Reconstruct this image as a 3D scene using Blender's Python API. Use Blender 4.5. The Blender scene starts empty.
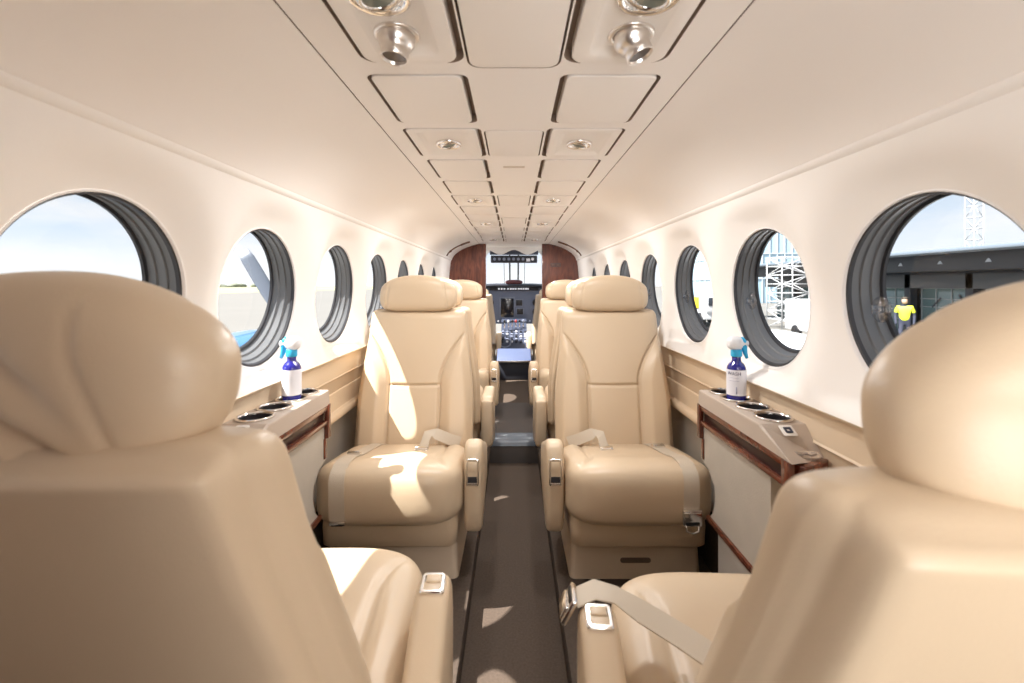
import bpy, bmesh, math, random
from mathutils import Vector, Matrix, noise
from mathutils.bvhtree import BVHTree
PI = math.pi
random.seed(7)
S = bpy.context.scene
COL = S.collection

# ------------------------------------------------------------------ materials
def mat(name, col, rough=.5, metal=0., bump=0., bscale=200., spec=.5, var=0., vscale=4., coat=0.):
    m = bpy.data.materials.new(name); m.use_nodes = True
    nt = m.node_tree; b = nt.nodes['Principled BSDF']
    b.inputs['Base Color'].default_value = (*col, 1)
    b.inputs['Roughness'].default_value = rough
    b.inputs['Metallic'].default_value = metal
    b.inputs['Specular IOR Level'].default_value = spec
    if coat: b.inputs['Coat Weight'].default_value = coat; b.inputs['Coat Roughness'].default_value = .12
    if bump or var:
        tc = nt.nodes.new('ShaderNodeTexCoord')
    if bump:
        n = nt.nodes.new('ShaderNodeTexNoise'); n.inputs['Scale'].default_value = bscale; n.inputs['Detail'].default_value = 3
        bp = nt.nodes.new('ShaderNodeBump'); bp.inputs['Strength'].default_value = bump; bp.inputs['Distance'].default_value = .002
        nt.links.new(tc.outputs['Object'], n.inputs['Vector']); nt.links.new(n.outputs['Fac'], bp.inputs['Height'])
        nt.links.new(bp.outputs['Normal'], b.inputs['Normal'])
    if var:
        n2 = nt.nodes.new('ShaderNodeTexNoise'); n2.inputs['Scale'].default_value = vscale; n2.inputs['Detail'].default_value = 5
        mx = nt.nodes.new('ShaderNodeMix'); mx.data_type = 'RGBA'
        mx.inputs['A'].default_value = (*[c * (1 - var) for c in col], 1)
        mx.inputs['B'].default_value = (*[min(1, c * (1 + var)) for c in col], 1)
        nt.links.new(tc.outputs['Object'], n2.inputs['Vector']); nt.links.new(n2.outputs['Fac'], mx.inputs['Factor'])
        nt.links.new(mx.outputs['Result'], b.inputs['Base Color'])
    return m

def wood_mat(name, c1, c2, rough=.25):
    m = mat(name, c1, rough, coat=.5); nt = m.node_tree; b = nt.nodes['Principled BSDF']
    tc = nt.nodes.new('ShaderNodeTexCoord'); mp = nt.nodes.new('ShaderNodeMapping')
    mp.inputs['Scale'].default_value = (6, 6, 1.2)
    n = nt.nodes.new('ShaderNodeTexNoise'); n.inputs['Scale'].default_value = 5; n.inputs['Detail'].default_value = 8; n.inputs['Distortion'].default_value = 1.2
    r = nt.nodes.new('ShaderNodeValToRGB')
    r.color_ramp.elements[0].position = .35; r.color_ramp.elements[0].color = (*c1, 1)
    r.color_ramp.elements[1].position = .68; r.color_ramp.elements[1].color = (*c2, 1)
    nt.links.new(tc.outputs['Object'], mp.inputs['Vector']); nt.links.new(mp.outputs['Vector'], n.inputs['Vector'])
    nt.links.new(n.outputs['Fac'], r.inputs['Fac']); nt.links.new(r.outputs['Color'], b.inputs['Base Color'])
    return m

def glass_mat(name, tint, gloss=.06):
    m = bpy.data.materials.new(name); m.use_nodes = True; nt = m.node_tree; nt.nodes.clear()
    o = nt.nodes.new('ShaderNodeOutputMaterial'); t = nt.nodes.new('ShaderNodeBsdfTransparent')
    g = nt.nodes.new('ShaderNodeBsdfGlossy'); g.inputs['Roughness'].default_value = .03
    mx = nt.nodes.new('ShaderNodeMixShader'); mx.inputs[0].default_value = gloss
    t.inputs['Color'].default_value = (*tint, 1)
    nt.links.new(t.outputs[0], mx.inputs[1]); nt.links.new(g.outputs[0], mx.inputs[2]); nt.links.new(mx.outputs[0], o.inputs[0])
    return m

def emit_mat(name, col, st):
    m = mat(name, col, .4); b = m.node_tree.nodes['Principled BSDF']
    b.inputs['Emission Color'].default_value = (*col, 1); b.inputs['Emission Strength'].default_value = st
    return m

LEATHER = mat('leather', (.62, .49, .345), .34, bump=.12, bscale=420, spec=.5, var=.03)
LINING = mat('cabin_lining', (.90, .87, .84), .55, bump=.05, bscale=350, spec=.3)
HEADLINER = mat('headliner_cloth', (.88, .84, .805), .75, bump=.08, bscale=600, spec=.2)
PANELC = mat('overhead_plastic', (.87, .83, .79), .5, bump=.05, bscale=500, spec=.35)
STRIPE = mat('sidewall_leather', (.72, .58, .42), .5, bump=.08, bscale=400)
STRIPE2 = mat('sidewall_tan', (.55, .42, .29), .5, bump=.08, bscale=400)
FABRIC = mat('sidewall_fabric', (.46, .41, .345), .85, bump=.3, bscale=260, var=.10, vscale=14)
SHELL = mat('seat_base_plastic', (.66, .54, .41), .5, bump=.05)
CARPET = mat('carpet', (.088, .066, .052), .95, bump=.8, bscale=420, spec=.1, var=.35, vscale=160)
DARKCARPET = mat('dark_carpet', (.085, .065, .052), .95, bump=.8, bscale=300, spec=.1, var=.3, vscale=120)
MAHOG = wood_mat('mahogany', (.072, .015, .008), (.175, .043, .020))
CHROME = mat('chrome', (.82, .80, .78), .16, 1.)
SATIN = mat('satin_metal', (.78, .74, .70), .28, 1.)
BLACK = mat('black_plastic', (.012, .012, .014), .4)
DARKHOLE = mat('dark_hollow', (.02, .017, .02), .6)
BELT = mat('belt_webbing', (.55, .475, .38), .6, bump=.3, bscale=700)
REVEAL = mat('window_reveal_grey', (.15, .158, .17), .42, bump=.05, bscale=90)
GASKET = mat('window_gasket', (.035, .037, .045), .5)
TRIMWHITE = mat('window_trim_white', (.88, .86, .85), .3)
PANE = glass_mat('window_pane_glass', (.95, .96, .975), .03)
KNOBG = glass_mat('clear_plastic', (.75, .78, .82), .16)
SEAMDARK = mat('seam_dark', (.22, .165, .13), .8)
BRONZE = mat('bronze', (.16, .075, .045), .4, .6)
GAUGE = mat('reading_lens', (.20, .22, .19), .12, spec=.8, coat=1.)

# ------------------------------------------------------------------ helpers
def link(name, bm, m, parent=None, smooth=True, loc=None, auto=None):
    me = bpy.data.meshes.new(name)
    bmesh.ops.recalc_face_normals(bm, faces=bm.faces[:])
    bm.to_mesh(me); bm.free()
    if isinstance(m, (list, tuple)):
        for k in m: me.materials.append(k)
    else: me.materials.append(m)
    if smooth:
        for p in me.polygons: p.use_smooth = True
        if auto is not None: me.set_sharp_from_angle(angle=math.radians(auto))
    o = bpy.data.objects.new(name, me); COL.objects.link(o)
    if parent: o.parent = parent
    if loc: o.location = loc
    return o

def from_mesh(name, me, parent, loc=(0, 0, 0), rot=None, scale=None):
    o = bpy.data.objects.new(name, me); COL.objects.link(o); o.parent = parent; o.location = loc
    if rot: o.rotation_euler = rot
    if scale: o.scale = scale
    return o

def tag(o, label, cat, group=None, kind=None):
    if label: o['label'] = label
    if cat: o['category'] = cat
    if group: o['group'] = group
    if kind: o['kind'] = kind
    return o

def thing(name, label, cat, loc=(0, 0, 0), rz=0, group=None, kind=None):
    o = bpy.data.objects.new(name, None); COL.objects.link(o); o.empty_display_size = .05
    o.location = loc; o.rotation_euler = (0, 0, rz)
    return tag(o, label, cat, group, kind)

def struct(o, label, cat='structure'):
    return tag(o, label, cat, None, 'structure')

def box(bm, c, d, bev=0., seg=2, rot=None):
    r = bmesh.ops.create_cube(bm, size=1.)
    M = Matrix.Translation(c) @ (rot.to_4x4() if rot else Matrix.Identity(4)) @ Matrix.Diagonal((*d, 1))
    bmesh.ops.transform(bm, matrix=M, verts=r['verts'])
    if bev:
        es = list({e for v in r['verts'] for e in v.link_edges})
        bmesh.ops.bevel(bm, geom=es, offset=bev, segments=seg, affect='EDGES', profile=.5)
    return bm

def B(): return bmesh.new()

def loft(bm, loops, closed=True, cap0=False, cap1=False, mi=None):
    vs = [[bm.verts.new(p) for p in L] for L in loops]
    n = len(vs[0])
    for i in range(len(vs) - 1):
        for j in range(n if closed else n - 1):
            k = (j + 1) % n
            f = bm.faces.new((vs[i][j], vs[i][k], vs[i + 1][k], vs[i + 1][j]))
            if mi is not None: f.material_index = mi
    if cap0:
        f = bm.faces.new(vs[0][::-1])
        if mi is not None: f.material_index = mi
    if cap1:
        f = bm.faces.new(vs[-1])
        if mi is not None: f.material_index = mi
    return vs

def lathe(bm, prof, n=40, axis=Matrix.Identity(4), cap0=False, cap1=False, mi=None):
    loops = []
    for r, z in prof:
        loops.append([axis @ Vector((r * math.cos(2 * PI * k / n), r * math.sin(2 * PI * k / n), z)) for k in range(n)])
    return loft(bm, loops, True, cap0, cap1, mi)

def tube(bm, pts, r, n=10, caps=True):
    pts = [Vector(p) for p in pts]; loops = []; up = None
    for i, p in enumerate(pts):
        t = (pts[min(i + 1, len(pts) - 1)] - pts[max(i - 1, 0)]).normalized()
        if up is None:
            up = Vector((0, 0, 1)) if abs(t.z) < .9 else Vector((1, 0, 0))
        a = (up - t * up.dot(t)).normalized(); b = t.cross(a); up = a
        rr = r[i] if isinstance(r, (list, tuple)) else r
        loops.append([p + (a * math.cos(2 * PI * k / n) + b * math.sin(2 * PI * k / n)) * rr for k in range(n)])
    return loft(bm, loops, True, caps, caps)

def ribbon(bm, pts, nrm, w, t=.0022):
    """a strap: width w, lying along pts with surface normals nrm"""
    loops = []
    for i, p in enumerate(pts):
        tg = (pts[min(i + 1, len(pts) - 1)] - pts[max(i - 1, 0)]).normalized()
        s = tg.cross(nrm[i]).normalized() * (w / 2); u = nrm[i].normalized() * t
        loops.append([p - s, p + s, p + s + u, p - s + u])
    loft(bm, loops, True, True, True)

def rrect(x0, x1, y0, y1, r, z, n=5):
    out = []
    for cx, cy, a0 in ((x1 - r, y1 - r, 0), (x0 + r, y1 - r, 90), (x0 + r, y0 + r, 180), (x1 - r, y0 + r, 270)):
        for k in range(n + 1):
            a = math.radians(a0 + 90 * k / n)
            out.append(Vector((cx + r * math.cos(a), cy + r * math.sin(a), z)))
    return out

def superell(bm, half, n=24, k=4.5, fn=None, kb=None):
    """rounded cushion block: a subdivided cube pushed to an L-k ball"""
    r = bmesh.ops.create_cube(bm, size=2.)
    bmesh.ops.subdivide_edges(bm, edges=bm.edges[:], cuts=n, use_grid_fill=True)
    for v in bm.verts:
        p = v.co
        c = Vector([math.sin(q * PI / 4) / math.sin(PI / 4) * (1 - .35) + q * .35 for q in p])
        kk = k if kb is None else k + (kb - k) * sstep(.35, -.35, c.z)
        L = (abs(c.x) ** kk + abs(c.y) ** kk + abs(c.z) ** kk) ** (1 / kk)
        q = c / L
        v.co = Vector((q.x * half[0], q.y * half[1], q.z * half[2]))
        if fn: v.co = fn(v.co, q)
    return bm

def sstep(a, b, x):
    t = min(1, max(0, (x - a) / (b - a))); return t * t * (3 - 2 * t)

def text_mesh(txt, size, extrude=.0004):
    cu = bpy.data.curves.new('lettering', 'FONT'); cu.body = txt; cu.size = size; cu.extrude = extrude
    cu.align_x = 'CENTER'; cu.align_y = 'CENTER'
    o = bpy.data.objects.new('lettering', cu); COL.objects.link(o)
    dg = bpy.context.evaluated_depsgraph_get()
    me = bpy.data.meshes.new_from_object(o.evaluated_get(dg))
    bpy.data.objects.remove(o); bpy.data.curves.remove(cu)
    me.name = 'lettering'; return me

# ------------------------------------------------------------------ camera
cam = bpy.data.cameras.new('camera'); co = bpy.data.objects.new('camera', cam); COL.objects.link(co)
CZ = 1.0; SS = .93
co.location = (0, 0, CZ); co.rotation_euler = (PI / 2, 0, 0)
cam.sensor_width = 36; cam.lens = 455 / 1024 * 36
cam.shift_x = -2 / 1024; cam.shift_y = -56.5 / 1024
cam.clip_start = .02; cam.clip_end = 2000
cam.dof.use_dof = True; cam.dof.focus_distance = 1.9; cam.dof.aperture_fstop = 4.5
S.camera = co

# ------------------------------------------------------------------ cabin shell
Y0, Y1 = -1.7, 4.42                       # aft wall, forward bulkhead
CEIL = 1.40
WR, WZ = .187, .965
WY = [.262, .745, 1.218, 1.722, 2.228, 2.734, 3.240, 3.746]
WB = [.01] + [(WY[i] + WY[i + 1]) / 2 for i in range(7)] + [4.0]
SILL, RIDGE = .742, 1.245

def wall_x(y, z):
    # base curve of the upper side lining, then the shallow scallop round every window
    t = (z - SILL) / (RIDGE - SILL)
    x = .630 + .008 * math.sin(min(t, 1) * PI * .9) - .034 * max(0, t - .25) ** 1.6
    d = 0.
    for yc in WY:
        rho = math.hypot((y - yc) / 1.0, (z - WZ + .02) / 1.16)
        d += math.exp(-(rho / .222) ** 6)
    return x + .053 * min(d, 1.) * sstep(RIDGE - .004, RIDGE - .075, z) * sstep(SILL, SILL + .035, z)

HEAD = [(.606, RIDGE), (.600, 1.256), (.585, 1.283), (.555, 1.312), (.51, 1.341), (.46, 1.364), (.41, 1.382), (.37, 1.393), (.338, CEIL)]

def side_lining(s):
    bm = B(); na, nr = 96, 11
    for wi, yc in enumerate(WY):
        rings = []; AN = [2 * PI * (k + .5) / na for k in range(na)]
        for cy in (WB[wi + 1] - yc, WB[wi] - yc):
            for cz in (RIDGE - WZ, SILL - WZ):
                ca = math.atan2(cz, cy) % (2 * PI); AN[min(range(na), key=lambda k: abs(AN[k] - ca))] = ca
        for i in range(nr + 1):
            f = i / nr; L = []
            for k in range(na):
                a = AN[k]
                ca, sa = math.cos(a), math.sin(a)
                # to the border of the window's cell
                dy = (WB[wi + 1] - yc) if ca > 0 else (yc - WB[wi])
                ty = dy / abs(ca) if abs(ca) > 1e-6 else 9
                tz = ((RIDGE - WZ) if sa > 0 else (WZ - SILL)) / abs(sa) if abs(sa) > 1e-6 else 9
                R = min(ty, tz); r = WR + (R - WR) * (f ** 1.15)
                y, z = yc + ca * r, WZ + sa * r
                L.append(Vector((s * wall_x(y, z), y, z)))
            rings.append(L)
        loft(bm, rings)
    bmesh.ops.remove_doubles(bm, verts=bm.verts[:], dist=.0004)
    # plain lengths fore and aft of the windows; a doorway stays open on the left, behind the camera
    segs = [(WB[-1] - .012, Y1 + .01)] + ([(Y0, WB[0] + .012)] if s > 0 else [(Y0, -1.2), (-.5, WB[0] + .012)])
    for a, b in segs:
        n = max(2, int((b - a) / .08)); loops = []
        for i in range(n + 1):
            y = a + (b - a) * i / n
            loops.append([Vector((s * wall_x(y, SILL + (RIDGE - SILL) * j / 16), y, SILL + (RIDGE - SILL) * j / 16)) for j in range(17)])
        loft(bm, loops, closed=False)
    return bm

def prof_sheet(prof, s, segs, off=0):
    bm = B()
    for a, b in segs:
        n = max(1, int((b - a) / .25))
        loft(bm, [[Vector((s * x, a + (b - a) * i / n, z)) for x, z in prof] for i in range(n + 1)], closed=False)
    return bm

for s, nm in ((-1, 'left'), (1, 'right')):
    w = struct(link('wall_' + nm, side_lining(s), LINING), f'cream upper side lining scalloped round the {nm} windows', 'wall')
    full = [(Y0, Y1)]
    low = [(Y0, Y1 + .01)] if s > 0 else [(Y0, -1.2), (-.5, Y1 + .01)]
    # strips below the windows
    o = link('sidewall_strip', prof_sheet([(.626, SILL + .001), (.629, SILL - .004), (.651, SILL - .006), (.650, .664), (.646, .660), (.653, .659)], s, low), STRIPE, w, auto=40)
    o = link('sidewall_band', prof_sheet([(.653, .659), (.653, .612)], s, low), STRIPE2, w)
    o = link('sidewall_strip', prof_sheet([(.653, .612), (.648, .609), (.647, .548), (.644, .545)], s, low), STRIPE, w, auto=40)
    o = link('armrest_ledge', prof_sheet([(.644, .545), (.634, .543), (.630, .538), (.629, .522), (.633, .516)], s, low), STRIPE, w)
    o = link('lower_sidewall', prof_sheet([(.633, .516), (.645, .514), (.660, .50), (.662, .34), (.662, .24)], s, low), FABRIC, w)
    o = link('kick_panel', prof_sheet([(.662, .24), (.655, .235), (.645, .12), (.635, -.005)], s, low), DARKCARPET, w)
    # headliner and ridge moulding
    hd = struct(link('trim_1' if s < 0 else 'trim_2', prof_sheet([(.650, RIDGE - .010), (.622, RIDGE - .004), (.615, RIDGE + .001)] + HEAD, s, [(Y0, Y1 + .01)]), HEADLINER), f'curved cream headliner between the {nm} windows and the centre ceiling panel', 'headliner')
    bm = B()   # the moulding line that runs along over the windows
    loft(bm, [[Vector((s * x, y, z)) for x, z in ((.626, RIDGE - .010), (.615, RIDGE - .009), (.606, RIDGE - .005), (.602, RIDGE + .002), (.602, RIDGE + .009), (.606, RIDGE + .013))] for y in (Y0, 0, 2, Y1)], closed=False)
    link('ridge_moulding', bm, LINING, hd)
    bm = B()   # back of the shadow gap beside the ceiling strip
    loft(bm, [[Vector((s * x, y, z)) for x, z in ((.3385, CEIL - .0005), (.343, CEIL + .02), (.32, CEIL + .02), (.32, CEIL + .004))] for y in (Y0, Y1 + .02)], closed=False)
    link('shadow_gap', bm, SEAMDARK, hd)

# windows
def window(k, s, yc):
    num = k + 1 + (len(WY) if s > 0 else 0)
    nm = 'left' if s < 0 else 'right'
    w = thing(f'window_{num}', ('round cabin window in the %s wall, %s' % (nm, ['behind the camera', 'nearest the camera', 'second from the camera', 'third from the camera', 'fourth from the camera', 'fifth from the camera', 'second from the bulkhead', 'next to the bulkhead'][k])), 'window', (s * .67, yc, WZ), kind='structure')
    n = 80
    def ring(r, dx):
        L = []
        for j in range(n):
            a = 2 * PI * j / n; y, z = r * math.cos(a), r * math.sin(a)
            X = wall_x(yc + WR * math.cos(a), WZ + WR * math.sin(a))
            L.append(Vector((s * (X + dx * .82 - .67), y, z + max(0, dx) * .30)))
        return L
    bm = B(); loft(bm, [ring(WR + .0012, -.0012), ring(WR - .0005, -.0022), ring(WR - .003, 0), ring(WR - .004, .006)]); link('window_trim', bm, TRIMWHITE, w)
    bm = B(); loft(bm, [ring(WR - .004, .006), ring(WR - .009, .007), ring(WR - .010, .015), ring(WR - .006, .018)]); link('gasket', bm, GASKET, w, auto=30)
    bm = B(); loft(bm, [ring(WR - .006, .018), ring(WR - .008, .034), ring(WR - .012, .036), ring(WR - .013, .056), ring(WR - .017, .058), ring(WR - .018, .076)]); link('reveal', bm, REVEAL, w, auto=28)
    bm = B(); loft(bm, [ring(WR - .018, .076), ring(WR - .025, .077), ring(WR - .026, .084), ring(WR - .017, .086)]); link('gasket', bm, GASKET, w, auto=30)
    bm = B(); L = ring(WR - .019, .081); bm.faces.new([bm.verts.new(p) for p in L]); link('pane', bm, PANE, w, smooth=False)
    if s > 0 and 0 < k < 5:   # polarising shade: a clear knob on the inner pane
        kn = B(); ax = Matrix.Translation((.034, WR - .062, -.012)) @ Matrix.Rotation(-PI / 2, 4, 'Y')
        lathe(kn, [(.0005, .003), (.024, .003), (.0255, .0015), (.024, 0), (.0005, 0)], 32, ax)
        o = link('shade_knob', kn, KNOBG, w)
        kn = B(); lathe(kn, [(.0005, .014), (.006, .014), (.007, .003)], 20, ax); box(kn, (.020, WR - .062, -.012), (.012, .004, .016), .001)
        link('knob_grip', kn, KNOBG, o)
    return w
for s in (-1, 1):
    for k, yc in enumerate(WY): window(k, s, yc)

# ceiling strip with real openings for the overhead panels
HOLES = []
def grow(r, g): return (r[0] - g, r[1] + g, r[2] - g, r[3] + g)
SIDE = [('vent', .50, .815, .100, .262), ('panel', .868, 1.118, .102, .276), ('lamp', 1.165, 1.41, .098, .280),
        ('panel', 1.452, 1.70, .100, .272), ('panel', 1.75, 1.985, .100, .270), ('lamp', 2.03, 2.27, .100, .276),
        ('panel', 2.315, 2.52, .100, .272), ('panel', 2.565, 2.80, .100, .272), ('lamp', 2.845, 3.10, .100, .276),
        ('panel', 3.15, 3.36, .100, .270), ('panel', 3.405, 3.60, .100, .270), ('panel', 3.645, 3.86, .100, .270), ('lamp', 3.90, 4.15, .100, .276)]
CENT = [(.40, .835, .080), (1.18, 1.41, .075), (2.03, 2.30, .072), (2.70, 2.98, .072), (3.15, 3.36, .070), (3.60, 3.86, .070), (3.95, 4.20, .070)]
for kind, a, b, x0, x1 in SIDE:
    for s in (-1, 1): HOLES.append((min(s * x0, s * x1), max(s * x0, s * x1), a, b))
for a, b, hw in CENT: HOLES.append((-hw, hw, a, b))
def ceiling_strip():
    bm = B(); xs = .3358
    outer = [bm.verts.new(p) for p in ((-xs, Y0, CEIL), (xs, Y0, CEIL), (xs, Y1 + .01, CEIL), (-xs, Y1 + .01, CEIL))]
    es = [bm.edges.new((outer[i], outer[(i + 1) % 4])) for i in range(4)]
    rims = []
    for h in HOLES:
        sd_ = abs(h[0] + h[1]) > .05; rt = h[0] + h[1] > 0
        g = (h[0] - (.013 if rt else .008), h[1] + (.008 if rt else .013), h[2] - .0045, h[3] + .0045) if sd_ else grow(h, .004)
        r = .030 if (h[3] - h[2]) > .28 and abs(h[0] + h[1]) > .05 else (.02 if h[2] > .8 else .026)
        vs = [bm.verts.new(p) for p in rrect(*g, r, CEIL)]
        es += [bm.edges.new((vs[i], vs[(i + 1) % len(vs)])) for i in range(len(vs))]; rims.append(vs)
    bmesh.ops.triangle_fill(bm, use_beauty=True, use_dissolve=False, edges=es)
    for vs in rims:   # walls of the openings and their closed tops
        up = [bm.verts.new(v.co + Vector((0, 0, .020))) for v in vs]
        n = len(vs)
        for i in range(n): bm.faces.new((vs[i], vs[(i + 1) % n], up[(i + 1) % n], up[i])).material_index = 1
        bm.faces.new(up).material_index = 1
    return bm
cs = struct(link('ceiling', ceiling_strip(), [HEADLINER, mat('recess_shade_brown', (.26, .19, .145), .7)], smooth=False), 'flat cream centre strip of the ceiling holding vents and panels', 'ceiling')  # dark brown paints the shade into the gaps round the panels
bm = B(); box(bm, (0, (Y0 + Y1) / 2, CEIL + .04), (.74, Y1 - Y0 + .1, .03)); link('ceiling_backing', bm, HEADLINER, cs, smooth=False)

def slab(h, r, proud=.003, tray=None):
    bm = B(); z = CEIL
    L = [rrect(*h, r, z + .0195), rrect(*h, r, z - proud + .002), rrect(*grow(h, -.0012), r - .001, z - proud + .0005), rrect(*grow(h, -.003), r - .002, z - proud)]
    if tray:
        ins, dep = tray
        rr = max(.006, r - ins * .4)
        L += [rrect(*grow(h, -ins), rr, z - proud), rrect(*grow(h, -ins - .003), rr, z - proud + .0015), rrect(*grow(h, -ins - .014), rr, z - proud + dep)]
    loft(bm, L, True, True, True); return bm

ROWN = ['nearest the camera', 'second', 'third', 'fourth', 'fifth', 'sixth', 'seventh', 'eighth', 'ninth', 'tenth', 'eleventh', 'twelfth', 'thirteenth']
ORD = {1: 'first', 2: 'second', 3: 'third', 4: 'fourth', 5: 'fifth', 6: 'sixth', 7: 'seventh', 8: 'eighth', 9: 'farthest'}
cnt = {'panel': 0, 'lamp': 0}
def gasper(root, x, y, z, tilt):
    """chrome eyeball air vent: flange, ball and open nozzle"""
    K = Matrix.Scale(.84, 4); v = B(); A = Matrix.Translation((x, y, z)) @ Matrix.Rotation(PI, 4, 'X') @ K
    lathe(v, [(.030, -.006), (.043, -.001), (.0445, .002), (.042, .005), (.036, .006), (.034, .002)], 44, A)
    o = link('air_vent', v, SATIN, root)
    v = B(); A2 = Matrix.Translation((x, y, z - .004)) @ Matrix.Rotation(tilt[0], 4, 'Y') @ Matrix.Rotation(tilt[1], 4, 'X') @ Matrix.Rotation(PI, 4, 'X') @ K
    lathe(v, [(.020, -.022), (.031, -.012), (.0365, .000), (.0355, .010), (.031, .019), (.0255, .025), (.0262, .029), (.0262, .043), (.0248, .0445), (.0235, .043), (.021, .026)], 44, A2)
    b = link('eyeball_nozzle', v, SATIN, o)
    v = B(); lathe(v, [(.0234, .038), (.0005, .030)], 30, A2); link('nozzle_hollow', v, mat('nozzle_inside', (.22, .20, .19), .4, .8), b)
def eyeball_lamp(root, x, y, z, r, s):
    v = B(); A = Matrix.Translation((x, y, z)) @ Matrix.Rotation(PI, 4, 'X')
    lathe(v, [(r, -.006), (r * 1.02, 0), (r, .005), (r * .9, .0075), (r * .74, .004), (r * .66, -.004)], 44, A)
    o = link('reading_lamp', v, CHROME, root)
    v = B(); A2 = A @ Matrix.Rotation(.25 * s, 4, 'Y')
    lathe(v, [(r * .72, -.008), (r * .70, .003), (r * .62, .008), (r * .54, .0085), (r * .50, .005)], 40, A2); link('lamp_ball', v, CHROME, o)
    v = B(); lathe(v, [(r * .52, .005), (r * .3, .003), (.0004, .002)], 32, A2); link('lamp_lens', v, GAUGE, o)

for kind, a, b, x0, x1 in SIDE:
    if kind != 'vent': cnt[kind] += 1
    for s in (-1, 1):
        sd = 'left' if s < 0 else 'right'
        h = (min(s * x0, s * x1), max(s * x0, s * x1), a, b); xm = (h[0] + h[1]) / 2; ym = (a + b) / 2
        loc = (xm, ym, CEIL)
        if kind == 'panel':
            i = cnt['panel']
            t = slab(h, .016)
            bmesh.ops.translate(t, vec=(-xm, -ym, -CEIL), verts=t.verts[:])
            o = link('ceiling_hatch', t, PANELC, None, auto=35, loc=loc)
            tag(o, ('largest blank cream cover in the %s ceiling row, next to the big air vent' % sd) if i == 1 else
                '%s blank cream cover panel from the camera in the %s ceiling row' % (ORD[i], sd), 'ceiling hatch', 'blank cover panels in the %s ceiling row' % sd)
        elif kind == 'vent':
            t = slab(h, .028, .004, (.026, .010))
            bmesh.ops.translate(t, vec=(-xm, -ym, -CEIL), verts=t.verts[:])
            r = thing('overhead_service_unit', 'large cream overhead unit with protruding chrome air vent, top %s of the photo' % sd, 'overhead unit', loc, group='air vent units in the ceiling')
            link('housing', t, PANELC, r, auto=35)
            gasper(r, s * .190 - xm, .737 - ym, .006, ((.10, -.06) if s < 0 else (-.40, -.10)))
            eyeball_lamp(r, s * .190 - xm, .632 - ym, .005, .046, -s)
        else:
            i = cnt['lamp']
            t = slab(h, .014, .003, (.022, .007))
            bmesh.ops.translate(t, vec=(-xm, -ym, -CEIL), verts=t.verts[:])
            r = thing('reading_light_unit', '%s cream overhead unit with round chrome reading lamp, %s ceiling row' % (['nearest', 'second nearest', 'third nearest', 'farthest'][i - 1], sd), 'reading light', loc, group='reading light units in the %s ceiling row' % sd)
            link('housing', t, PANELC, r, auto=35)
            eyeball_lamp(r, s * .186 - xm, (a + b) / 2 + .01 - ym, .003, .036, -s)
for i, (a, b, hw) in enumerate(CENT):
    h = (-hw, hw, a, b); t = slab(h, .012 if i else .022, .002); ym = (a + b) / 2
    bmesh.ops.translate(t, vec=(0, -ym, -CEIL), verts=t.verts[:])
    o = link('centre_cover', t, PANELC, None, auto=35, loc=(0, ym, CEIL))
    tag(o, ['long cream cover in the middle of the ceiling between the two air vents', 'square cream cover in the middle of the ceiling between the nearest reading lamps',
            'cream middle ceiling cover between the second pair of reading lamps', 'cream middle ceiling cover just aft of the third pair of reading lamps',
            'small cream middle ceiling cover, third from the cockpit', 'small cream middle ceiling cover, second from the cockpit', 'small cream middle ceiling cover next to the cockpit doorway'][i],
        'ceiling cover', 'middle covers of the ceiling')
bm = B(); loft(bm, [rrect(-.036, .036, -.009, .009, .004, 0), rrect(-.036, .036, -.009, .009, .004, -.002), rrect(-.034, .034, -.007, .007, .003, -.0026)], True, True, True)
pl = link('ceiling_placard', bm, mat('placard_grey', (.62, .54, .47), .5), None, auto=30, loc=(0, 1.54, CEIL))
tag(pl, 'small grey placard on the middle of the ceiling', 'placard')
for s in (-1, 1):
    for k, (pa, pb) in enumerate(((.0, .32), (.45, 1.))):
        pass
    pts = []
    for j in range(13):
        f = j / 12; i = f * 5.2 + 1.2
        a, b = HEAD[int(i)], HEAD[min(int(i) + 1, len(HEAD) - 1)]; g = i - int(i)
        pts.append((s * (a[0] + (b[0] - a[0]) * g - .004), 4.02, a[1] + (b[1] - a[1]) * g - .004))
    r = thing('curtain_rail', 'thin dark curved rail on the %s headliner near the cockpit' % ('left' if s < 0 else 'right'), 'rail', (s * .5, 4.02, 1.345), group='rails arching over the headliner')
    off = Vector((s * .5, 4.02, 1.345))
    bm = B(); tube(bm, [Vector(p) - off for p in pts], .0055, 8); link('rail', bm, BRONZE, r)
    bm = B(); tube(bm, [Vector(p) - off for p in pts[8:]], .0095, 8); link('rail_end', bm, BRONZE, r)
    bm = B(); tube(bm, [Vector(p) - off for p in pts[3:5]], .010, 8); link('rail_clip', bm, BRONZE, r)

# floor: aisle carpet, spar hump
bm = B(); loft(bm, [[Vector((x, y, 0)) for x in (-.7, -.3, 0, .3, .7)] for y in (Y0, 0, 2, Y1, 6.6)], closed=False)
struct(link('floor', bm, CARPET, smooth=False), 'dark brown carpeted cabin floor', 'floor')
bm = B(); pr = [(2.55, 0), (2.555, .09), (2.575, .122), (2.61, .134), (3.35, .134), (3.38, .125), (3.40, 0)]
loft(bm, [[Vector((x, y, z)) for y, z in pr] for x in (-.134, 0, .134)], closed=False)
o = struct(link('trim_3', bm, mat('spar_cover_carpet', (.075, .065, .06), .9, bump=.6, bscale=400, spec=.1), auto=60), 'carpeted step across the aisle over the wing spar', 'step')
bm = B(); loft(bm, [[Vector((x, y - .004, z + .004)) for y, z in ((2.556, .092), (2.572, .118), (2.60, .1325), (2.655, .135))] for x in (-.133, .133)], closed=False)
link('step_nosing', bm, mat('step_nosing_vinyl', (.05, .065, .09), .28), o)

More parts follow.
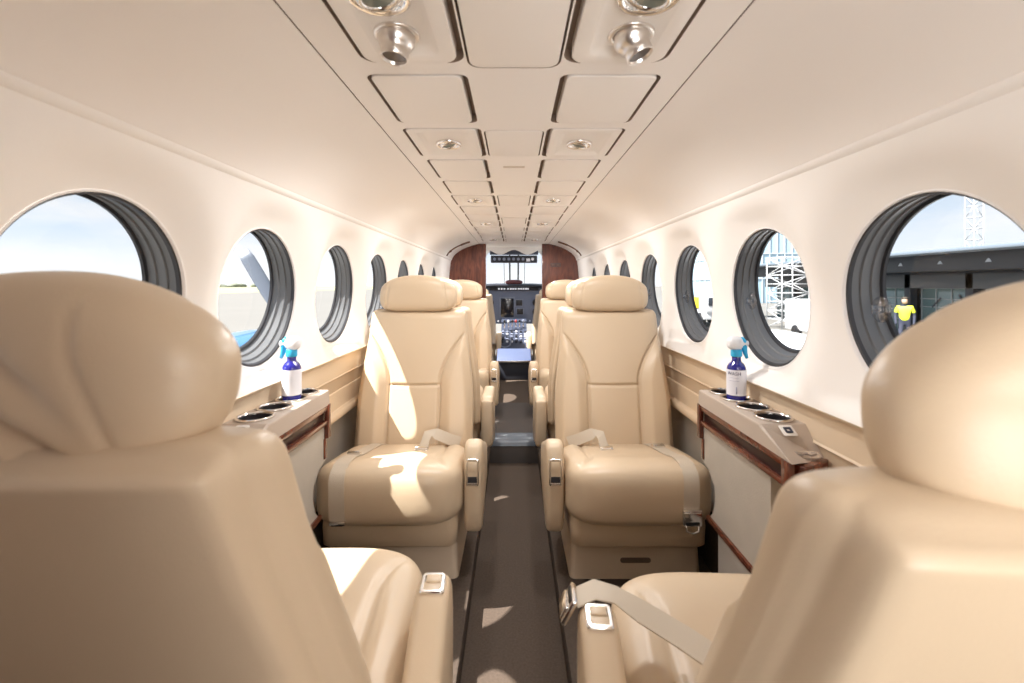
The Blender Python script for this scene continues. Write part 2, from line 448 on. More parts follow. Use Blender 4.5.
for s in (-1, 1):   # side floors either side of the dropped aisle
    bm = B(); box(bm, (s * .392, (Y0 + Y1) / 2, (1 - SS) / 2 - .001), (.514, Y1 - Y0 - .02, 1 - SS - .002), .006)
    struct(link('floor_left' if s < 0 else 'floor_right', bm, DARKCARPET, auto=35), 'raised carpeted side floor under the %s seats' % ('left' if s < 0 else 'right'), 'floor')
# aft wall and door surround, behind the camera
def arch_face(bm, y, xhalf=None, zb=0.):
    pts = [(.60, zb), (.63, .3), (.63, .52), (.65, .6), (.65, .74), (.66, .9), (.655, 1.05), (.63, 1.2)] + [(x, z) for x, z in HEAD]
    return pts
bm = B(); P = arch_face(bm, Y0); L = [Vector((x, Y0, z)) for x, z in P] + [Vector((-x, Y0, z)) for x, z in P[::-1]]
bm.faces.new([bm.verts.new(p) for p in L]); struct(link('wall_back', bm, MAHOG, smooth=False), 'aft cabin wall behind the camera', 'wall')
bm = B(); box(bm, (-.325, -.085, .7), (.60, .035, 1.38), .006)  # unseen panel added to keep the aft light off the left seat back
pt = struct(link('light_block_partition', bm, MAHOG, auto=40), 'mahogany cabinet partition behind the last left seat', 'partition')

# forward bulkhead
for s in (-1, 1):
    P = [(x, z) for x, z in arch_face(None, Y1)]
    L0 = [(.285, 0.)] + P + [(.285, CEIL + .006)]
    n = len(L0); bm = B()
    f0 = [Vector((s * x, Y1, z)) for x, z in L0]; f1 = [Vector((s * x, Y1 + .028, z)) for x, z in L0]
    loft(bm, [f0, f1], True, True, True)
    w = struct(link('wall_front_' + ('left' if s < 0 else 'right'), bm, MAHOG, smooth=False), 'polished mahogany bulkhead %s of the cockpit doorway' % ('left' if s < 0 else 'right'), 'bulkhead')
    bm = B(); box(bm, (s * .279, Y1 + .014, .70), (.014, .036, 1.40), .003); link('door_edge_trim', bm, MAHOG, w, auto=40)
    if s > 0:
        sg = thing('bulkhead_sign', 'small dark bronze placard on the right mahogany bulkhead', 'sign', (.405, Y1 - .004, 1.195))
        bm = B(); loft(bm, [[Vector((p.x, q, p.y)) for p in rrect(-.05, .05, -.02, .02, .005, 0)] for q in (.004, -.001, -.003)], True, True, True)
        link('plate', bm, mat('sign_bronze', (.07, .035, .03), .35), sg, auto=30)
        for dx in (-.024, .022):
            bm = B(); box(bm, (dx, -.0035, 0), (.026, .001, .014), .0003); link('sign_mark', bm, mat('sign_mark', (.17, .10, .08), .4), sg)

# ------------------------------------------------------------------ seats
SX = .414
def back_w(z, fl=False):
    if fl: return .262 - .076 * sstep(.42, .95, z) ** .9
    w = .243
    if z > .50: w = .243 - .037 * sstep(.48, .88, z)
    return w
def seam_x(z): return .106 if z < .60 else .106 + .112 * ((z - .60) / .21) ** 1.7
ZB, ZT = .30, .895
def make_backrest(fl=False):
    bm = B(); loops = []; NL = 128; NF = 132; NR = 24
    for i in range(NL + 1):
        f = i / NL
        # finer rows at the rounded top
        z = ZB + (ZT - ZB) * f
        top = max(0, (z - (ZT - .045)) / .045); k = (1 - top ** 2.6) ** (1 / 2.6) if top < 1 else 0.
        k = max(k, .02)
        bot = max(0, ((ZB + .03) - z) / .03); kb = math.sqrt(max(0., 1 - bot * bot)) * .5 + .5
        W = back_w(z, fl) * (1 - .13 * (1 - k)); yc = -.205 - .118 * ((z - .34) / .56)
        Df = .058 * k * kb
        L = []; sx = seam_x(z)
        for j in range(NF + 1):
            ph = -PI / 2 + PI * j / NF; s = math.sin(ph)
            # even spacing inside, denser at the sides
            x = W * (.55 * s + .45 * (2 * j / NF - 1)); s = x / W
            y = Df * max(0, 1 - abs(s) ** 4.2) ** (1 / 4.2)
            a = abs(x); fade = sstep(1., .86, abs(s)) * k
            if z < .83:
                y += .027 * sstep(sx - .002, sx + .05, a) * fade * sstep(.83, .70, z) * sstep(.30, .36, z)
                y -= .013 * math.exp(-((a - sx) / .0052) ** 2) * fade * sstep(.83, .80, z)
            if a < sx:
                y -= .008 * math.exp(-((z - .585) / .0052) ** 2)
                y += .007 * math.cos(min(1, a / sx) * PI / 2) * (1 if z > .585 else .7) * k
            L.append(Vector((x, yc + y, z)))
        kr = 1 - sstep(0, 1, max(0, (z - (ZT - .016)) / .016)) * .6
        Dq = ((.056 if fl else .078) * kr) * kb; ws = .020
        NS = 14; rear = []
        for j in range(1, NS + 1):
            f2 = j / NS
            x = W - ws * f2 - .006 * math.exp(-((f2 - .5) / .12) ** 2) * .4; y = -Dq * f2 ** 1.15
            if f2 > .9: x -= .004 * (f2 - .9) / .1
            rear.append((x, y))
        for x, y in rear: L.append(Vector((x, yc + y, z)))
        xr = rear[-1][0]
        for j in range(1, NR): 
            g = 1 - 2 * j / NR
            L.append(Vector((xr * g, yc - Dq - .004 * (1 - g ** 8), z)))
        for x, y in rear[::-1]: L.append(Vector((-x, yc + y, z)))
        loops.append(L)
    loft(bm, loops, True, True, True)
    # crisp rear upper edge: the hard shell sits a little below the front roll
    return bm

def make_headrest(wrinkle=0., k=3.1, hw=.162, hh=.0785, rear=False, kb=None):
    hd = .064
    def fn(p, q):
        x, y, z = p
        # domed top, flat underside
        if z < 0: z *= .98
        z -= (.030 if rear else .022) * (x / hw) ** 2 * max(0, z / hh)
        a = abs(x)
        e = .122 - .012 * (z / hh) if not (rear and y < 0) else .085 - .55 * z + 3.5 * z * abs(z)
        g = math.exp(-((a - e) / .0045) ** 2)
        y -= math.copysign(.0035 * g, y) if abs(y) > .01 else 0
        if wrinkle and y < .02:
            u = x * .62 + z * 1.0
            fold = 0
            for c0, wd, am in ((-.048, .0075, 1.), (-.012, .0095, .9), (-.088, .009, 1.), (.028, .011, .6), (-.128, .012, .7)):
                fold += am * math.exp(-((u - c0) / wd) ** 2)
            y += wrinkle * fold * sstep(-.01, -.06, x - (.085 - .55 * z)) * sstep(-.17, -.12, x) * sstep(.02, -.03, y)
        y += .012 * (z / hh)
        return Vector((x, y, z))
    bm = B(); superell(bm, (hw, hd, hh), 52, k, fn, kb); return bm

CW, CD, CH = .243, .232, .103
def make_cushion():
    def fn(p, q):
        x, y, z = p
        t = (y + CD) / (2 * CD)                       # 0 rear .. 1 front
        top = z > 0
        a = abs(x)
        zt = z
        if top: zt = z * (1 - .0 * t)
        else: zt = z * (.75 + .25 * t)
        zt += .336 - .072 * (1 - t) + (.012 if top else 0) * sstep(.55, .85, t)
        if top:
            sx = .150 + max(0, y - .06) ** 2 * 3.0
            f = sstep(.9, .6, abs(x) / CW) * 0 + 1
            zt -= .008 * math.exp(-((a - sx) / .006) ** 2) * sstep(.20, .12, y)
            zt += .012 * sstep(sx, sx + .04, a) * sstep(.15, .0, y) * sstep(1.0, .9, a / CW)
            zt += .006 * (1 - (x / CW) ** 2)
        if y > .12: y += .012 * (1 - ((zt - .345) / .1) ** 2) * (1 - (x / CW) ** 4)
        return Vector((x, y + .036, zt))
    bm = B(); superell(bm, (CW, CD, CH), 46, 4.6, fn); return bm

BACK_ME = None; HEAD_ME = {}; CUSH_ME = None; MISC = {}
def as_mesh(bm, name, m, auto=None):
    o = link(name, bm, m, None, auto=auto); me = o.data; bpy.data.objects.remove(o); return me
BACK_ME = as_mesh(make_backrest(), 'backrest', LEATHER); BACK_FL = as_mesh(make_backrest(True), 'backrest', LEATHER)
HEAD_ME[0] = as_mesh(make_headrest(k=3.0, kb=5.0), 'headrest', LEATHER)
HEAD_ME[1] = as_mesh(make_headrest(.015, 2.6, .170, .083, True), 'headrest', LEATHER); HEAD_ME[2] = as_mesh(make_headrest(.0, 2.5, .172, .084, True), 'headrest', LEATHER)
_cb = make_cushion(); CUSH_BVH = BVHTree.FromBMesh(_cb); CUSH_ME = as_mesh(_cb, 'cushion', LEATHER)

def base_mesh():
    bm = B()
    loft(bm, [rrect(-.224, .224, -.17, .142, .02, 0.0), rrect(-.219, .219, -.165, .135, .02, .10), rrect(-.214, .214, -.16, .128, .02, .20), rrect(-.21, .21, -.16, .125, .02, .25)], True, True, True)
    return bm
def skirt_mesh():
    bm = B()
    loft(bm, [rrect(-.217, .217, -.17, .190, .03, .136), rrect(-.223, .223, -.175, .196, .032, .142), rrect(-.224, .224, -.175, .200, .032, .20), rrect(-.217, .217, -.17, .19, .03, .28)], True, True, True)
    return bm
BASE_ME = as_mesh(base_mesh(), 'base', SHELL, 40); SKIRT_ME = as_mesh(skirt_mesh(), 'skirt', LEATHER, 50)
bm = B(); loft(bm, [[Vector((p.x, q, p.y)) for p in rrect(-.052, .052, -.0085, .0085, .008, 0)] for q in (.0, .003)], True, True, True)
SLOT_ME = as_mesh(bm, 'base_slot', mat('slot_dark', (.16, .115, .085), .6), 40)

def arm_mesh(front, flat=False):
    """aisle armrest: a slim padded slab whose front end slopes down"""
    bm = B()
    RT = .39 if not flat else .478
    P = [(-.19, .24), (-.19, RT - .045), (-.175, RT - .015), (-.13, RT), (front - .10, .466), (front - .05, .476), (front - .02, .462), (front - .004, .42), (front, .36), (front - .004, .24), (front - .018, .185), (front - .05, .163), (front - .10, .17), (-.12, .215)]
    # smooth closed outline
    def cr(p, n=5):
        out = []
        for i in range(len(p)):
            a, b, c, d = [Vector(p[(i + k) % len(p)]) for k in (-1, 0, 1, 2)]
            for k in range(n):
                t = k / n
                out.append(.5 * ((2 * b) + (c - a) * t + (2 * a - 5 * b + 4 * c - d) * t * t + (3 * b - a - 3 * c + d) * t ** 3))
        return out
    Q = cr(P); c = sum(Q, Vector((0, 0))) / len(Q); h = .030; loops = []
    for x, ins in ((-h, .016), (-h + .003, .008), (-h + .009, .002), (-h + .016, 0), (h - .016, 0), (h - .009, .002), (h - .003, .008), (h, .016)):
        L = []
        for i, q in enumerate(Q):
            tg = (Q[(i + 1) % len(Q)] - Q[i - 1]).normalized(); nn = Vector((tg.y, -tg.x))
            if nn.dot(c - q) < 0: nn = -nn
            p = q + nn * ins; L.append(Vector((x, p.x, p.y)))
        loops.append(L)
    loft(bm, loops, True, True, True); return bm
ARM = {}
def latch(parent, a, ax, pos, normal, w=.044, h=.088):
    """chrome latch plate let into the armrest"""
    n = Vector(normal).normalized(); ex = Vector((1, 0, 0)); ey = n.cross(ex)
    M = Matrix((ex, ey, n)).transposed().to_4x4(); M.translation = Vector(pos)
    bm = B()
    L = [rrect(-w / 2, w / 2, -h / 2, h / 2, .006, -.004), rrect(-w / 2, w / 2, -h / 2, h / 2, .006, .003), rrect(-w / 2 + .002, w / 2 - .002, -h / 2 + .002, h / 2 - .002, .005, .005),
         rrect(-w / 2 + .006, w / 2 - .006, -h / 2 + .006, h / 2 - .006, .003, .005), rrect(-w / 2 + .007, w / 2 - .007, -h / 2 + .007, h / 2 - .007, .003, .001)]
    loft(bm, L, True, True, True); bmesh.ops.transform(bm, matrix=M, verts=bm.verts[:])
    o = link('latch', bm, CHROME, parent, auto=40)
    bm = B(); sg = -1 if normal[1] > .5 else 1; box(bm, (0, sg * h * .22, .003), (w - .016, h * .36, .004), .0015); bmesh.ops.transform(bm, matrix=M, verts=bm.verts[:]); link('latch_pad', bm, LEATHER, o, auto=40)
    bm = B(); box(bm, (0, -sg * h * .20, .0015), (w - .0145, h * .38, .001), .0003); bmesh.ops.transform(bm, matrix=M, verts=bm.verts[:]); link('latch_recess', bm, DARKHOLE if normal[1] > .5 else LEATHER, o, auto=40)
    return o

def drape(pts, lift=.0035, n=8):
    """dense strap path resting on the cushion"""
    P = [Vector(p) for p in pts]; out = []; nr = []
    for i in range(len(P) - 1):
        a, b, c, d = P[max(i - 1, 0)], P[i], P[i + 1], P[min(i + 2, len(P) - 1)]
        for k in range(n + (1 if i == len(P) - 2 else 0)):
            t = k / n
            q = .5 * ((2 * b) + (c - a) * t + (2 * a - 5 * b + 4 * c - d) * t * t + (3 * b - a - 3 * c + d) * t ** 3)
            h, hn, ix, ds = CUSH_BVH.find_nearest(q)
            if (q - h).dot(hn) < lift or ds < .045: q = h + hn * lift
            out.append(q); nr.append(hn.copy())
    for i in range(1, len(nr) - 1): nr[i] = (nr[i - 1] + nr[i] * 2 + nr[i + 1]).normalized()
    return out, nr

def buckle(parent, pos, n, t, w=.052, l=.06, dark=False):
    n = Vector(n).normalized(); t = (Vector(t) - n * Vector(t).dot(n)).normalized(); s = t.cross(n)
    M = Matrix((s, t, n)).transposed().to_4x4(); M.translation = Vector(pos)
    bm = B(); box(bm, (0, 0, .006), (w, l, .010), .003); box(bm, (0, l * .12, .0125), (w * .86, l * .5, .005), .002)
    bmesh.ops.transform(bm, matrix=M, verts=bm.verts[:])
    o = link('buckle', bm, CHROME, parent, auto=35)
    bm = B(); box(bm, (0, -l * .33, .0115), (w * .72, l * .2, .003), .001); bmesh.ops.transform(bm, matrix=M, verts=bm.verts[:]); link('buckle_slot', bm, BLACK, o, auto=35)
    return o

def make_seat(label, X, Y, rot, arm_front=.17, latch_on='front', headvar=0, tilt=0., drop=0., hx=0., hs=1., group='cream leather cabin seats', name='cabin_seat', arm=True, belts=None, slot=True):
    r = thing(name, label, 'seat', (X * SS, Y * SS, 1 - SS), rot, group); r.scale = (SS, SS, SS)
    a = (-1 if X > 0 else 1) * (1 if abs(rot) < .1 else -1)          # aisle side in the seat's own x
    b = from_mesh('base', BASE_ME, r)
    if slot: from_mesh('base_slot', SLOT_ME, b, (0, .1375, .062))
    from_mesh('skirt', SKIRT_ME, r)
    from_mesh('cushion', CUSH_ME, r, (0, 0, -.014))
    R = Matrix.Rotation(tilt, 3, 'X'); pv = Vector((0, -.17, .36))
    from_mesh('backrest', BACK_FL if tilt else BACK_ME, r, pv - R @ pv - Vector((0, 0, .013 if tilt else 0)), (tilt, 0, 0))
    h = from_mesh('headrest', HEAD_ME[headvar], r, pv + R @ (Vector((hx, -.292, .964 - drop)) - pv), (tilt, 0, 0), (1, 1, hs))
    bm = B()
    bm.free()
    for sx in (-.06, .06):
        bm = B(); tube(bm, [(sx, -.008, -.10), (sx, -.006, -.034)], .008, 12); link('headrest_post', bm, CHROME, h)
    if arm:
        ak = (arm_front, latch_on is None)
        if ak not in ARM: ARM[ak] = as_mesh(arm_mesh(*ak), 'armrest', LEATHER)
        ar = from_mesh('armrest', ARM[ak], r, (a * (CW + .031), 0, -.016 if latch_on == 'front' else (-.055 if latch_on is None else 0)))
        if latch_on == 'front': latch(ar, a, 0, (0, arm_front - .0035, .385), (0, 1, .10))
        elif latch_on == 'top': latch(ar, a, 0, (0, arm_front - .064, .4745), (0, -.14, 1), .042, .046)
    return r, a

# second row from the camera, facing it
for X in (-SX, SX):
    sd = 'left' if X < 0 else 'right'
    r, a = make_seat(('near cream leather seat facing the camera, left of the aisle, sunlit backrest' if X < 0 else
                   'near cream leather seat facing the camera, right of the aisle, buckle hanging off its cushion'), X, 1.69, PI, arm_front=.16)
    # wall side strap over the cushion front
    sb = thing('x', None, None); bpy.data.objects.remove(sb)
    xw = -a * .140
    pts, nr = drape([(-a * .125, -.125, .40), (-a * .13, -.06, .40), (xw - a * .0, .06, .42), (xw, .16, .455), (xw, .235, .44), (xw, .285, .385), (xw, .292, .33), (xw, .29, .29 if X > 0 else .255)])
    bm = B(); ribbon(bm, pts, nr, .048); st = link('seat_belt', bm, BELT, r, auto=40); st.location.z = -.014
    if X > 0:
        buckle(st, pts[-1] + nr[-1] * .002, nr[-1], (0, 0, 1), .06, .05)
        bm = B(); tube(bm, [pts[-1] + Vector((dx, .012, dz)) for dx, dz in ((-.02, -.02), (-.018, -.04), (0, -.046), (.018, -.04), (.02, -.02))], .003, 8); link('belt_hook', bm, CHROME, st)
        q = pts[10]; buckle(st, q + nr[10] * .001, nr[10], pts[11] - pts[9], .05, .02)
    else:
        buckle(st, pts[-1] + nr[-1] * .001, nr[-1], (0, 0, 1), .05, .014)
        q = pts[20]; buckle(st, q + nr[20] * .001, nr[20], pts[21] - pts[19], .05, .012)
    # aisle side strap standing up with its buckle
    x0 = a * .205
    raw = [Vector((a * .20, -.12, .385)), Vector((a * .16, -.105, .402)), Vector((a * .11, -.09, .428)), Vector((a * .082, -.075, .434)), Vector((a * .075, -.05, .412)), Vector((a * .072, -.015, .392))]
    nn = [Vector((0, .9, .35)), Vector((a * .1, .9, .35)), Vector((0, .9, .4)), Vector((-a * .4, .7, .5)), Vector((-a * .5, .5, .7)), Vector((-a * .2, .35, .9))]
    bm = B(); ribbon(bm, raw, nn, .042); st = link('seat_belt', bm, BELT, r, auto=50); st.location.z = -.01
    buckle(st, (a * .07, .002, .392), (0, .35, .9), (0, -1, .35), .05, .035)

# rearmost row, backs to the camera
r, a = make_seat('cream leather seat seen from behind at the left edge, creased headrest', -SX - .001, .755, math.radians(1.6), arm_front=.10, tilt=math.radians(4.5), drop=.034, hx=-.026, hs=1.13, latch_on='top', headvar=1)
r, a = make_seat('cream leather seat seen from behind at the right edge, strap over its armrest', SX - .008, .668, math.radians(-3.0), arm_front=.10, tilt=math.radians(5.5), drop=.045, hx=.046, hs=1.22, latch_on='top', headvar=2)
# strap across the cushion, hooked over the armrest
raw = [(-.03, -.07, .428), (-.09, -.01, .440), (-.145, .035, .450), (-.20, .07, .462), (-.24, .083, .479), (-.274, .088, .484), (-.306, .086, .470)]
pts = [Vector(p) for p in raw]
bm = B(); ribbon(bm, pts, [Vector((-.1, .1, 1)), Vector((-.15, .1, 1)), Vector((-.2, .1, 1)), Vector((-.3, .1, 1)), Vector((-.1, .1, 1)), Vector((-.3, 0, 1)), Vector((-.7, 0, 1))], .05); st = link('seat_belt', bm, BELT, r, auto=50)
buckle(st, (-.314, .086, .458), (-.85, 0, .5), (-.5, 0, -.85), .052, .045)
bm = B(); box(bm, (-.02, -.08, .428), (.03, .03, .014), .004); link('belt_end', bm, BLACK, st)
# third row (back to back with the second) and fourth row
for X in (-SX, SX):
    sd = 'left' if X < 0 else 'right'
    make_seat(f'cream leather seat behind the near {sd} facing seat, only its armrest showing', X, 2.52, 0, arm_front=.14, latch_on=None)
for X in (-SX, SX):
    sd = 'left' if X < 0 else 'right'
    make_seat(f'farther cream leather seat facing the camera on the {sd}, before the bulkhead', X, 3.33, PI, arm_front=.16)
# ------------------------------------------------------------------ consoles
def console(s):
    sd = 'left' if s < 0 else 'right'
    r = thing('side_console', f'cream {sd} wall console with four cup holders and a mahogany table slot', 'console', (s * .60, 1.15, 0), group='wall consoles with cup holders')
    o = Vector((s * .60, 1.15, 0))
    def V(x, y, z): return Vector((s * x, y, z)) - o
    ZT_ = .690; XI, XO, YN, YF = .547, .652, 1.015, 1.345
    cups = [1.058, 1.138, 1.238, 1.335 - .045]; cups = [1.062, 1.150, 1.238, 1.300 + .012]
    cups = [1.060, 1.147, 1.234, 1.306]
    # top: sheet with round openings
    bm = B(); es = []; nv = 28; RC = .0375
    outer = [V(XI + .004, YN, ZT_), V(XO, YN, ZT_), V(XO, YF, ZT_), V(XI + .004, YF, ZT_)]
    vo = [bm.verts.new(p) for p in outer]; es += [bm.edges.new((vo[i], vo[(i + 1) % 4])) for i in range(4)]
    for yc in cups:
        vs = [bm.verts.new(V(.603, yc, ZT_) + Vector((RC * math.cos(2 * PI * k / nv), RC * math.sin(2 * PI * k / nv), 0))) for k in range(nv)]
        es += [bm.edges.new((vs[i], vs[(i + 1) % nv])) for i in range(nv)]
    bmesh.ops.triangle_fill(bm, use_beauty=True, edges=es)
    def face(*p): bm.faces.new([bm.verts.new(q) for q in p])
    zi = .648
    # rolled inner edge and inner face, end facet, far face, undersides
    roll = [(XI + .004, ZT_), (XI + .001, ZT_ - .0015), (XI, ZT_ - .005), (XI - .002, zi)]
    YE = .892
    ne = [V(XI + .004, YN, ZT_), V(XI + .001, YN, ZT_ - .0015), V(XI, YN, ZT_ - .005)]
    loft(bm, [[V(x, YF, z) for x, z in roll], [V(XI + .004, YN, ZT_), V(XI + .001, YN, ZT_ - .0015), V(XI, YN, ZT_ - .005), V(XI - .002, YE + .0, zi)]], closed=False)
    face(V(XI + .004, YN, ZT_), V(XI + .001, YN, ZT_ - .0015), V(XI, YN, ZT_ - .005), V(XI - .002, YE, zi))
    face(V(XI + .004, YN, ZT_), V(XO, YN, ZT_), V(XO, .955, .632), V(XI - .002, YE, zi - .0))
    face(V(XI + .004, YF, ZT_), V(XI - .002, YF, zi), V(XO, YF, zi), V(XO, YF, ZT_))
    face(V(XI - .002, YF, zi), V(XI - .002, YE, zi), V(XO, .955, .632), V(XO, YF, zi))
    bmesh.ops.remove_doubles(bm, verts=bm.verts[:], dist=.0002)
    link('console_top', bm, mat('console_leather', (.48, .40, .335), .45, bump=.1, bscale=400), r, smooth=False)
    # cup holders
    for yc in cups:
        bm = B(); A = Matrix.Translation(V(.603, yc, ZT_))
        lathe(bm, [(.0365, -.002), (.0408, .001), (.0412, .004), (.0395, .0065), (.0365, .006), (.035, .001)], 40, A)
        c = link('cup_holder', bm, CHROME, r)
        bm = B(); lathe(bm, [(.0352, .003), (.0345, -.030), (.0005, -.030)], 36, A); link('cup_well', bm, DARKHOLE, c, auto=40)
    # switch plate on the near end facet
    p0, p1 = V(.60, YN, ZT_), V(.60, .925, .640); n = (V(XO, YN, ZT_) - V(XI, YN, ZT_)).cross(V(.60, .925, .641) - V(.60, YN, ZT_)).normalized()
    if n.z < 0: n = -n
    ty = (p0 - p1).normalized(); tx = ty.cross(n)
    def plate(f, off, w, h, t, m, nm, par, rr=.003):
        M = Matrix((tx, ty, n)).transposed().to_4x4(); M.translation = p1.lerp(p0, f) + tx * off + n * .0005
        bm = B(); loft(bm, [rrect(-w / 2, w / 2, -h / 2, h / 2, rr, 0), rrect(-w / 2, w / 2, -h / 2, h / 2, rr, t * .7), rrect(-w / 2 + .001, w / 2 - .001, -h / 2 + .001, h / 2 - .001, rr * .8, t)], True, True, True)
        bmesh.ops.transform(bm, matrix=M, verts=bm.verts[:]); return link(nm, bm, m, par, auto=35), M
    sw, M = plate(.80, 0, .030, .030, .002, mat('switch_plate', (.80, .76, .72), .35), 'switch_plate', r)
    bm = B()
    for q0, q1 in ((.008, .0034),):
        loft(bm, [rrect(-q0, q0, -q0, q0, .002, .002), rrect(-q0, q0, -q0, q0, .002, .0036), rrect(-q1, q1, -q1, q1, .001, .0036), rrect(-q1, q1, -q1, q1, .001, .002)])
    bmesh.ops.transform(bm, matrix=M, verts=bm.verts[:]); link('switch_button', bm, mat('switch_dark', (.03, .035, .06), .35), sw, auto=35)
    ep, M = plate(.16, .0, .062, .018, .0015, mat('end_plate', (.62, .56, .52), .25, .7), 'end_plate', r, .007)
    bm = B()
    for k in range(3):
        tube(bm, [(-.024 + .002 * k + .046 * j / 14, .0045 * math.sin(j * .9 + k * 1.3) * (1 if k < 2 else .4), .0018) for j in range(15)], .0006, 6)
    bmesh.ops.transform(bm, matrix=M, verts=bm.verts[:]); link('engraving', bm, mat('engraving', (.33, .28, .26), .4, .6), ep)
    # mahogany table slot under the top
    zb = .592
    bm = B()
    box(bm, V(XI + .004, (YE + YF) / 2 + .012, zi - .008), (.012, YF - YE - .02, .015), .002)
    box(bm, V(XI + .004, (YE + YF) / 2 + .012, zb + .006), (.012, YF - YE - .02, .012), .002)
    box(bm, V(XI + .003, YF - .003, .600), (.014, .02, .10), .003)
    box(bm, V(XI + .003, YE + .022, (zi + zb) / 2), (.014, .024, zi - zb - .001), .002)
    wd = link('table_surround', bm, MAHOG, r, auto=35)
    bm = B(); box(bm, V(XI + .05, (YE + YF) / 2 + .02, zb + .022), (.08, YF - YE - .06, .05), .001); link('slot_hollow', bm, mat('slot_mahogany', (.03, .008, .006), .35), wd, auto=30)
    bm = B(); box(bm, V((XI + XO) / 2 + .006, .93, zb + .02), (.09, .03, .055), .003, rot=Matrix.Rotation(s * .55, 3, 'Z')); link('table_end', bm, MAHOG, r, auto=30)
    # fabric pocket panel below with its mahogany strips
    bm = B(); PC = [(.985, .337), (1.295, .337), (1.275, .36), (1.258, .40), (1.262, .44), (1.30, .475), (1.352, .485), (1.352, .588), (.985, .588)]
    loft(bm, [[V(x, y, z) for y, z in PC] for x in (.556, .638)], True, True, True); link('pocket_panel', bm, FABRIC, r, auto=35)
    bm = B(); box(bm, V(.5545, 1.143, .337), (.012, .315, .016), .003); link('lower_strip', bm, MAHOG, r, auto=35)
    bm = B(); box(bm, V(.5545, 1.335, .52), (.006, .014, .06), .002); link('pull_tab', bm, MAHOG, r, auto=35)
    bm = B(); box(bm, V(.605, 1.14, .25), (.06, .29, .16), .004); link('kick_plate', bm, mat('kick_plate', (.58, .53, .47), .6), r, auto=35)
    return r, [(s * .603, yc) for yc in cups]

COBALT = mat('cobalt_plastic', (.012, .012, .22), .12, spec=.7, coat=.6)
LABELM = mat('bottle_label', (.82, .83, .90), .35)
CYAN = mat('cyan_plastic', (.03, .42, .74), .3)
CAPW = mat('white_cap', (.84, .85, .88), .3)
INK = mat('label_ink', (.05, .06, .16), .4)
def bottle(s, cx, cy, txt):
    sd = 'left' if s < 0 else 'right'
    r = thing('spray_bottle', f'cobalt blue spray bottle with white label standing in the {sd} wall console', 'bottle', (cx, cy, .660 + .0005), group='blue spray bottles on the consoles')
    bm = B(); lathe(bm, [(.0005, 0), (.022, 0), (.024, .003), (.0245, .008), (.0245, .108), (.0235, .118), (.019, .127), (.013, .132), (.0115, .136), (.0115, .150)], 40); link('bottle_body', bm, COBALT, r, auto=60)
    bm = B(); n = 48
    loops = [[Vector((.0249 * math.cos(a), .0249 * math.sin(a), z)) for a in [math.radians(-200 + 340 * k / n) for k in range(n + 1)]] for z in (.044, .112)]
    loft(bm, loops, closed=False); lb = link('label', bm, LABELM, r)
    if txt:
        me = text_mesh(txt, .0125); me.materials.append(INK)
        bm = B(); bm.from_mesh(me)
        a0 = math.radians(-90 - 40)
        for v in bm.verts:
            x, y, z = v.co; a = a0 + x / .0252
            v.co = Vector(((.0252 + z) * math.cos(a), (.0252 + z) * math.sin(a), .102 + y))
        link('label_lettering', bm, INK, lb, smooth=False)
        bm = B()
        for zc, wdt in ((.091, .022), (.083, .026)):
            tube(bm, [(.0252 * math.cos(a0 + (t - .5) * wdt / .025), .0252 * math.sin(a0 + (t - .5) * wdt / .025), zc) for t in (0, .25, .5, .75, 1)], .0004, 5)
        box(bm, (.0252 * math.cos(a0 + .25), .0252 * math.sin(a0 + .25), .058), (.002, .002, .018)); link('label_print', bm, mat('label_grey', (.35, .36, .50), .5), lb)
    bm = B(); lathe(bm, [(.0135, .146), (.0145, .148), (.0145, .163), (.0130, .165), (.0005, .165)], 32, cap0=True); link('collar', bm, CYAN, r, auto=50)
    # sprayer head with its clear white hood and cyan trigger, pointing to the wall side
    d = s
    bm = B(); superell(bm, (.0205, .0165, .0185), 8, 2.6, lambda p, q: p + Vector((-.004 * d, 0, .182))); hd = link('sprayer_head', bm, CAPW, r)
    bm = B(); tube(bm, [(.008 * d, 0, .182), (.020 * d, 0, .181), (.030 * d, 0, .180)], [.010, .0085, .0085], 16); link('nozzle', bm, CAPW, hd)
    bm = B(); tube(bm, [(.012 * d, 0, .194), (.019 * d, 0, .186), (.0215 * d, 0, .170), (.024 * d, 0, .155), (.029 * d, 0, .141)], [.008, .0085, .0075, .006, .004], 12); link('trigger', bm, CYAN, hd)
    return r
for s in (-1, 1):
    c, cups = console(s); bottle(s, *cups[2], 'WASH' if s > 0 else None)
# ------------------------------------------------------------------ cockpit
PANELBLUE = mat('cockpit_panel', (.16, .19, .28), .5)
PANELDARK = mat('cockpit_dark', (.02, .022, .032), .5)
SCREEN = mat('display_glass', (.008, .010, .018), .15, spec=.7)
INSTR = mat('instrument_face', (.012, .013, .018), .3)
LIGHTPRINT = mat('white_print', (.75, .76, .82), .5)
GREYMETAL = mat('cockpit_grey', (.22, .25, .34), .4)
CPY = 5.75
r = thing('instrument_panel', 'blue grey cockpit instrument panel with screens beneath a dark glareshield', 'instrument panel', (0, CPY, 0))
bm = B(); box(bm, (0, .03, .735), (1.14, .06, .45), .01); link('panel_board', bm, PANELBLUE, r, auto=35)
bm = B(); P = [(-.12, 1.005), (-.14, .995), (-.135, .98), (.0, .965), (.35, .96), (.45, .99), (.2, 1.02)]
loft(bm, [[Vector((x, y, z - .05 * max(0, abs(x) - .25))) for y, z in P] for x in (-.58, -.4, -.25, -.1, .1, .25, .4, .58)], True, True, True); link('glareshield', bm, PANELDARK, r, auto=40)
bm = B(); superell(bm, (.11, .05, .032), 8, 2.5, lambda p, q: p + Vector((0, .02, 1.035))); link('glareshield_hump', bm, mat('hump_maroon', (.16, .05, .055), .6), r)
